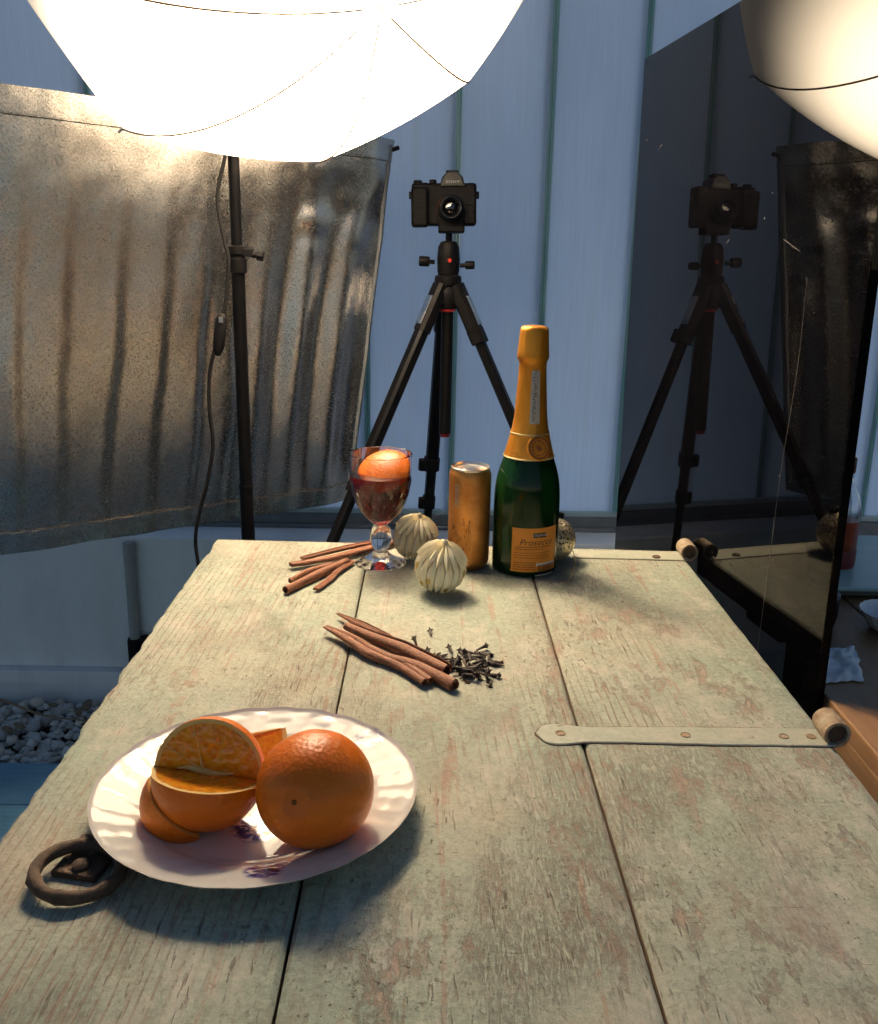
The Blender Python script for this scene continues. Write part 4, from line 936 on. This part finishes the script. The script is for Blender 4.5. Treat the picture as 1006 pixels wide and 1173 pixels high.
# ------------------------------------------------------------------ cloves
M_CLOVE = plain('dark_clove', (.024, .012, .008), .7, 0, .4, 300, .5)
def clove_mesh(seed):
    r_ = random.Random(seed); mb = MB(); bend = r_.uniform(-.0012, .0012)
    mb.tube([(0, 0, 0), (.0035, bend*.4, .0001), (.0075, bend, .0), (.0100, bend*1.3, 0)], [.0006, .00115, .00145, .0018], 7)
    mb.lathe([(0, -.0016), (.0015, -.0010), (.0018, 0), (.0013, .0012), (0, .0017)], 8, Matrix.Translation((.0118, bend*1.4, 0)))
    for k in range(4):
        a = k*pi/2+.4; d = Vector((.35, cos(a), sin(a)))
        mb.tube([Vector((.0100, bend*1.3, 0)), Vector((.0106, bend*1.3, 0))+d*.0018, Vector((.0112, bend*1.3, 0))+d*.0034], [.0011, .0009, .0002], 5)
    o = mb.build('clove', M_CLOVE); me = o.data; bpy.data.objects.remove(o); return me
CM = [clove_mesh(k) for k in range(4)]
spots = [(494, 728, 'single clove lying apart behind the pile, nearest the goblet'), (578, 763, 'single clove lying apart to the right of the pile'), (563, 779, 'clove with a flared crown at the right end of the pile'), (478, 741, 'clove resting against the ragged cinnamon stick')]
rr = random.Random(11); pile = []
while len(pile) < 64:
    x, y = rr.gauss(528, 19), rr.gauss(760, 9.5)
    if not (488 < x < 566 and 741 < y < 781): continue
    if (x-523)**2/36+(y-757)**2/16 < 1 or y > 748+(x-470)*.55 or y < 736+(x-480)*.10: continue
    pile.append((x, y))
pile += [(552, 747), (546, 745), (540, 748), (556, 774), (559, 772), (549, 771)]
for k, (x, y, lab) in enumerate(spots+[(a, b, None) for a, b in pile]):
    z = .7518+(0 if lab else rr.choice((0, 0, .002, .0035, .005))*(1 if (x-530)**2/700+(y-762)**2/160 < 1 else 0))
    p = onz(x, y, z); o = bpy.data.objects.new('clove', CM[k % 4]); sc.collection.objects.link(o)
    o.location = p; o.scale = (1.1, 1.15, 1.15); o.rotation_euler = (rr.uniform(0, 6.3), rr.uniform(-.25, .12) if not lab else 0, rr.uniform(0, 6.3) if k else 1.6)
    if lab and k == 1: o.rotation_euler = (.3, 0, 2.9)
    if lab and k == 3: o.rotation_euler = (.3, -.5, 2.0)
    tag(o, lab or 'dark dried clove in the heap beside the cinnamon sticks', 'clove', 'cloves heaped on the table')

# ------------------------------------------------------------------ plate
PC = Vector((-.1275, .641, .75)); PR = .1225
t = NT('white_glazed_china'); co = t.co; xs = t.sep()
rad2 = t.math('SQRT', t.math('ADD', t.math('MULTIPLY', xs[0], xs[0]), t.math('MULTIPLY', xs[1], xs[1])))
col = (.77, .75, .68); mask = None
sprigs = [onz(302, 992, .768), onz(424, 846, .768), onz(300, 940, .757), onz(192, 862, .768), onz(118, 905, .768)]
pet = t.vor(150); leaf = t.noise(1, 3, .6, t.map((110, 170, 60)), .5)
for k, s_ in enumerate(sprigs):
    q = s_-PC; R0 = (.016, .018, .026, .018, .010)[k]
    mv = t.n('VectorMath', operation='DISTANCE'); t.set(mv.inputs[0], co); mv.inputs[1].default_value = (q.x, q.y, .01)
    d = t.math('DIVIDE', mv.outputs['Value'], R0)
    mm_ = t.math('MULTIPLY', t.ramp(d, (.75, 1.0), (1.0, 0.0)), t.ramp(leaf, (.42, 0.0), (.48, 1.0)))
    mm_ = t.math('MULTIPLY', mm_, (1, .7, 1, .7, .5)[k])
    mask = mm_ if mask is None else t.math('MAXIMUM', mask, mm_)
blue = t.ramp(pet, (.2, (.002, .008, .10)), (.6, (.014, .04, .26)))
M_CHINA = t.p(col=t.mix(mask, col, blue), rough=.10, spec=.55, coat=.4, crough=.05, sss=.05, ssr=(.01, .01, .01), sssc=.3)
prof = [(0, .0035), (.02, .0035), (.05, .0036), (.068, .0040), (.076, .0060), (.083, .0098), (.092, .0132), (.105, .0165), (.116, .0195), (.1215, .0212), (.1225, .0222), (.1228, .0228), (.1222, .0224), (.1185, .0185), (.105, .0132), (.085, .0075), (.072, .0022), (.066, .0008), (.064, .0), (.062, .0012), (0, .0012)]
dense = []
for (r0, z0), (r1, z1_) in zip(prof, prof[1:]):
    k = max(1, int(abs(r1-r0)/.0022)) if z0 >= .0035 and z1_ >= .0035 and r1 > r0 else 1
    dense += [(r0+(r1-r0)*j/k, z0+(z1_-z0)*j/k) for j in range(k)]
dense.append(prof[-1])
NPL = 240; rings = []
top_n = max(i for i, (r, z) in enumerate(dense) if r >= .1227)
for i, (r, z) in enumerate(dense):
    ring_ = []
    for j in range(NPL):
        a = 2*pi*j/NPL; zz, r2 = z, r
        if i <= top_n and r > .080:
            f = (r-.080)/.042; e_ = min(1, max(0, (r-.083)/.006))*min(1, max(0, (.1205-r)/.003))
            zz += .00055*e_*(abs(sin(a*18+f*2.2))**.5-.5)+.00012*e_*sin(f*2*pi*3)*(1 if int((a*18+f*2.2)/pi) % 2 else -.3)
        if r > .116: r2 = r*(1+.004*(abs(cos(a*12))**.7-.5)); zz += .0004*cos(a*24)
        ring_.append(Vector((r2*cos(a), r2*sin(a), zz)))
    rings.append(ring_)
pl = MB().loft(rings, True, False).build('china_plate', M_CHINA, ang=60); pl.location = PC
tag(pl, 'white china plate with embossed rim and blue flowers, holding the oranges', 'plate')

# ------------------------------------------------------------------ oranges on the plate
import bmesh
RO = .0425
oc = onz(361, 903, .75+.0045+RO*.97)
b = bmesh.new(); bmesh.ops.create_icosphere(b, subdivisions=6, radius=1)
stemd = (CAM+ray(350, 900).normalized()*(oc-CAM).length*.94-oc).normalized(); stemd = (Vector((-.22, -.86, .30))).normalized()
for v in b.verts:
    d = v.co.normalized(); k = peelr(d*1.1, 3)
    c_ = max(0, d.dot(stemd)); k -= .045*max(0, (c_-.965)/.035)**1.5; k += .004*max(0, 1-abs(c_-.955)/.03)
    fr = noise.noise(d*34); k += .0016*fr+.0014*noise.noise(d*62)
    v.co = d*(RO*k); v.co.z *= .965
me = bpy.data.meshes.new('whole_orange'); b.to_mesh(me); b.free(); me.shade_smooth(); me.materials.append(M_PEEL)
og = thing('orange', 'whole uncut orange with dimpled peel sitting on the china plate', 'orange', (oc.x, oc.y, .754))
o = link('peel', me, og); o.matrix_parent_inverse = Matrix.Translation(-Vector((oc.x, oc.y, .754))); o.location = oc
MB().lathe([(0, .0016), (.0012, .0014), (.0019, .0006), (.0021, -.0004), (0, -.001)], 9, basis(stemd, oc+Vector((stemd.x, stemd.y, stemd.z*.965))*(RO*.948))).build('stem_button', plain('dry_stem', (.20, .06, .006), .8), og)

# cut orange: upper front quarter removed
RC2 = .0412; cc = onz(239, 886, .75+.0050+RC2*.97)
CMx = Matrix.Translation(cc) @ Matrix.Rotation(radians(-4), 4, 'Z') @ Matrix.Rotation(radians(5), 4, 'Y')
cut = thing('cut_orange', 'orange with its upper front quarter cut away, flesh showing, on the plate', 'orange', (cc.x, cc.y, .754))
NX, NPH = 48, 72; A0, A1 = radians(101), radians(373)         # kept angles round the local X axis; 0 = towards viewer (-Y), 90 = up
rings = []
for i in range(NX+1):
    al = .012+(pi-.024)*i/NX; x_ = -cos(al); s_ = sin(al); ring_ = []
    for j in range(NPH+1):
        ph = A0+(A1-A0)*j/NPH; d = Vector((x_, -s_*cos(ph), s_*sin(ph)))
        k = peelr(d, 8)+.0014*noise.noise(d*34)+.0012*noise.noise(d*62); ring_.append(CMx @ (d*RC2*k))
    rings.append(ring_)
MB().loft(rings, False, False).build('peel', M_PEEL, cut, ang=80)
pm = MB(); fm = MB(); memb = MB(); RI = RC2-.0034
zoff = -.0005
for ph, flip, sd in ((A0, False, 1), (A1, True, 2)):
    ur = Vector((0, -cos(ph), sin(ph))); nn = Vector((0, -cos(ph+(-pi/2 if not flip else pi/2)), sin(ph+(-pi/2 if not flip else pi/2))))
    Gp = []; Gf = []
    for i in range(NX+1):
        al = .012+(pi-.024)*i/NX; x_ = -cos(al); s_ = sin(al); d = Vector((x_, 0, 0))+ur*s_; k = peelr(d, 8)
        wob = .0006*noise.noise(Vector((i*.3, sd, 0)))
        row = [CMx @ (d*RC2*k), CMx @ (d*(RC2-.0012)*k+nn*.0002), CMx @ (d*RI*k+nn*wob)]
        Gp.append(row if not flip else row[::-1]); rf = []
        for q in range(15):
            f = q/14; b_ = sin(pi*min(1, f*1.02))
            seg = math.sin((math.atan2(s_*f, x_*f+(.12 if not flip else -.3)))*3.0)
            h_ = .0007*b_*abs(seg)+.0011*noise.noise(Vector((x_*f*9, s_*f*9, sd*5)))*b_
            if flip: h_ += .0016*b_*noise.noise(Vector((x_*f*22, s_*f*22, 31)))
            rf.append(CMx @ (d*RI*k*f+nn*(h_+.0001)))
        Gf.append(rf if not flip else rf[::-1])
    pm.loft(Gp, False, False); fm.loft(Gf, False, False)
    if not flip:
        hub = Vector((-.10*RC2, 0, 0))+ur*.06*RC2
        for a in (radians(152), radians(112)):
            e_ = Vector((cos(a)*RI, 0, 0))+ur*(sin(a)*RI*.99)
            path = [CMx @ (hub.lerp(e_, f/8)+nn*(.0008+.0004*sin(f))) for f in range(9)]
            memb.tube(path, [.0010, .0008, .0005, .0004, .0004, .0004, .0004, .0005, .0008], 6)
        memb.tube([CMx @ (Vector(((-.55+1.0*f/8)*RC2, 0, 0))+nn*.0006+ur*(.0016+.0012*sin(f*.9))) for f in range(9)], [.0008, .0014, .0022, .0030, .0032, .0026, .0020, .0014, .0008], 8)
pm.build('pith', M_PITH, cut); fm.build('flesh', M_FLESH, cut, ang=80); memb.build('membrane', M_PITH, cut)
# wedges
wedge(.0315, 72, 'orange_wedge', 'orange wedge lying peel outwards against the cut orange, nearest the ring pull', basis((.45, -.56, -.36), (onz(190, 930, .768).x+.011, onz(190, 930, .768).y+.008, .7705), (-.75, -.6, -.05)), 21, 'orange wedges on the plate')
wc = onz(300, 862, .77)
wedge(.033, 80, 'orange_wedge', 'orange wedge with flesh up, tucked behind the whole and the cut orange', Matrix.Translation((wc.x-.014, wc.y+.012, .7785)) @ basis((.90, .42, .02), (0, 0, 0), (.12, -.25, -.96)), 25, 'orange wedges on the plate')

# ------------------------------------------------------------------ wooden side table and what stands on it
t = NT('brown_oak'); g = t.noise(1, 6, .65, t.map((70, 4.5, 60)), .35); n = t.noise(7, 4)
M_OAK = t.p(col=t.mix(.3, t.ramp(g, (.3, (.15, .075, .030)), (.6, (.27, .145, .062)), (.8, (.34, .195, .09))), t.ramp(n, (.3, (.16, .08, .033)), (.7, (.30, .165, .07)))), rough=.42, normal=t.bump(g, .25, .0008))
SZ, SX0 = .7195, .4255
side = thing('side_table', 'brown oak side table standing beyond the black panel', 'table', (.80, .85, 0))
for k in range(5):
    x0 = SX0+k*.142; MB().box((x0+.0704, .85, SZ-.0105), (.1404, 1.42, .021)).build('plank', M_OAK, side, smooth=False, bevel=.0022)
MB().box((SX0+.010, .85, SZ-.0215-.040), (.018, 1.40, .080)).build('apron', M_OAK, side, smooth=False, bevel=.0015)
MB().box((SX0+.70, .85, SZ-.0215-.040), (.018, 1.40, .080)).build('apron', M_OAK, side, smooth=False, bevel=.0015)
for x in (SX0+.05, SX0+.66):
    for y in (.19, 1.51): MB().box((x, y, .348), (.05, .05, .696)).build('leg', M_OAK, side, smooth=False, bevel=.003)
def onside(px, py, dz=0): return onz(px, py, SZ+dz)
# small bottle with red liqueur
q = onside(957, 659); ul = depth(q)/F; QX, QY = q.x, q.y
def qz(y): return ony(960, y, QY).z
lb = thing('liqueur_bottle', 'small clear bottle half full of orange red liqueur, right of the black panel', 'bottle', (QX, QY, SZ))
QT = Matrix.Translation((QX, QY, 0)); rb = 18.0*ul
br = [(657, 15), (655.5, 17.2), (652, 18), (600, 18), (585, 17.6), (572, 15.5), (560, 11), (552, 7), (546, 5.2), (540, 4.8)]
op = [(h*ul, max(SZ+.0006, qz(y))) for y, h in srows(br, 4)]; ip = [(max(.001, h*ul-.0016), max(SZ+.006, qz(y))) for y, h in srows(br, 4)]
MB().lathe([(0, SZ+.002)]+op+ip[::-1]+[(0, SZ+.006)], 40, QT).build('bottle_glass', M_GLASS, lb, ang=50)
t = NT('orange_red_liqueur'); M_LIQ = t.p(col=(.78, .13, .035), rough=.02, trans=.55, ior=1.35)
lz = qz(594); MB().lathe([(0, SZ+.0062)]+[(r+.0003, z) for r, z in ip if z < lz]+[(interp([(z, r) for r, z in ip], lz)+.0003, lz), (0, lz)], 40, QT).build('liqueur', M_LIQ, lb)
MB().lathe([(rb+.0005, qz(645)), (rb+.0008, qz(644)), (rb+.0008, qz(628)), (rb+.0005, qz(627))], 40, QT).build('label_band', plain('dark_red_label', (.14, .012, .018), .5), lb)
MB().lathe([(5.6*ul, qz(541)), (6.0*ul, qz(540)), (6.0*ul, qz(525)), (5.2*ul, qz(523.5)), (0, qz(523))], 20, QT).build('cap', plain('dark_red_cap', (.09, .012, .010), .4), lb)
# dark jar in front of it
q = onside(944, 718); uj = depth(q)/F; JT = Matrix.Translation((q.x, q.y, 0)); H_ = .041
jar = thing('dark_jar', 'small black jar with a grey lid at the edge of the black panel', 'jar', (q.x, q.y, SZ))
jr = 13*uj
MB().lathe([(0, SZ+.001), (jr*.70, SZ+.0006), (jr*.82, SZ+.004), (jr, SZ+.018), (jr, SZ+H_-.004), (jr*.95, SZ+H_), (0, SZ+H_)], 32, JT).build('jar_body', plain('black_glaze', (.012, .011, .012), .25), jar)
MB().lathe([(jr*1.0, SZ+H_-.001), (jr*1.02, SZ+H_+.0035), (jr*.94, SZ+H_+.005), (0, SZ+H_+.0052)], 32, JT).build('lid', plain('grey_lid', (.10, .11, .13), .4), jar)
# mint glass board
t = NT('mint_glass'); n = t.noise(9, 4, .6, None, 1.2)
M_MINT = t.p(col=t.mix(t.ramp(n, (.56, 0.0), (.62, .4)), t.ramp(t.noise(4, 3), (.3, (.40, .58, .54)), (.7, (.50, .66, .64))), (.62, .72, .66)), rough=.16, spec=.5)
a = onside(958, 686); bf = onside(990, 616, .012)
tr = thing('mint_tray', 'pale mint green glass tray at the far right of the side table', 'tray', (a.x+.17, (a.y+bf.y)/2, SZ))
yl, yh = a.y, bf.y; xl = a.x-.01
mb = MB(); L0, L1 = Vector((xl, yl, 0)), Vector((xl+.36, yh, 0))
MB().box(((L0.x+L1.x)/2, (yl+yh)/2, SZ+.0065), (.352, yh-yl-.008, .008)).build('tray_base', plain('dark_tray_base', (.10, .11, .10), .5), tr, smooth=False, bevel=.002)
MB().box(((L0.x+L1.x)/2, (yl+yh)/2, SZ+.0135), (.36, yh-yl, .006)).build('glass_top', M_MINT, tr, smooth=False, bevel=.002)
for x_ in (xl+.03, xl+.33):
    for y_ in (yl+.03, yh-.03): MB().lathe([(0, 0), (.008, 0), (.008, .003), (0, .003)], 12, Matrix.Translation((x_, y_, SZ+.0001))).build('foot', M_RUBBER, tr)
# scalloped white dish
q = onside(1022, 722); dr = depth(q)/F*37
t = NT('white_porcelain'); M_PORC = t.p(col=t.ramp(t.noise(30), (.3, (.70, .71, .72)), (.7, (.76, .77, .78))), rough=.35, spec=.4)
dprof = [(0, .004), (.5*dr, .0042), (.72*dr, .008), (.9*dr, .017), (1.0*dr, .024), (1.015*dr, .0255), (1.0*dr, .0258), (.985*dr, .025), (.88*dr, .0155), (.70*dr, .0045), (.55*dr, .001), (.5*dr, .0004), (0, .002)]
dprof = [(r, z) for r, z in dprof]
di = MB().lathe(dprof, 120, Matrix.Translation((q.x, q.y, SZ)), fn=lambda a, r, z: r*(1+.035*(r/dr)**2*(abs(sin(a*11))-.5))).build('scalloped_dish', M_PORC, ang=60)
tag(di, 'white scalloped dish cut off by the right edge of the photo', 'dish')
# crumpled napkin
t = NT('white_paper_napkin'); M_NAP = t.p(col=t.ramp(t.noise(25, 4), (.3, (.66, .68, .72)), (.7, (.76, .78, .80))), rough=.9, sss=.05, normal=t.bump(t.noise(60, 5), .35, .003))
cs = [onside(928, 784), onside(990, 781), onside(979, 742), onside(925, 748)]
NN = 36; rows2 = []
for i in range(NN+1):
    for_ = []
    for j in range(NN+1):
        u_, v_ = i/NN, j/NN; p = cs[0].lerp(cs[1], u_).lerp(cs[3].lerp(cs[2], u_), v_)
        e_ = min(u_, 1-u_, v_, 1-v_); k = min(1, e_/.12)
        p.z = SZ+.0022+.011*k*(.45+noise.noise(Vector((u_*2.6, v_*2.6, 4)))*.9+.35*noise.noise(Vector((u_*7, v_*7, 2))))*(.6+.4*v_)
        p.z = max(SZ+.0012, p.z); p.x += .004*noise.noise(Vector((v_*6, 1, u_)))*(1-k*.7); p.y += .005*noise.noise(Vector((u_*6, 3, v_)))*(1-k*.7)
        for_.append(p)
    rows2.append(for_)
nap = MB().loft([r+[p-Vector((0, 0, .0009)) for p in r[::-1]] for r in rows2]).build('paper_napkin', M_NAP, ang=60)
tag(nap, 'crumpled white paper napkin lying on the side table', 'napkin')
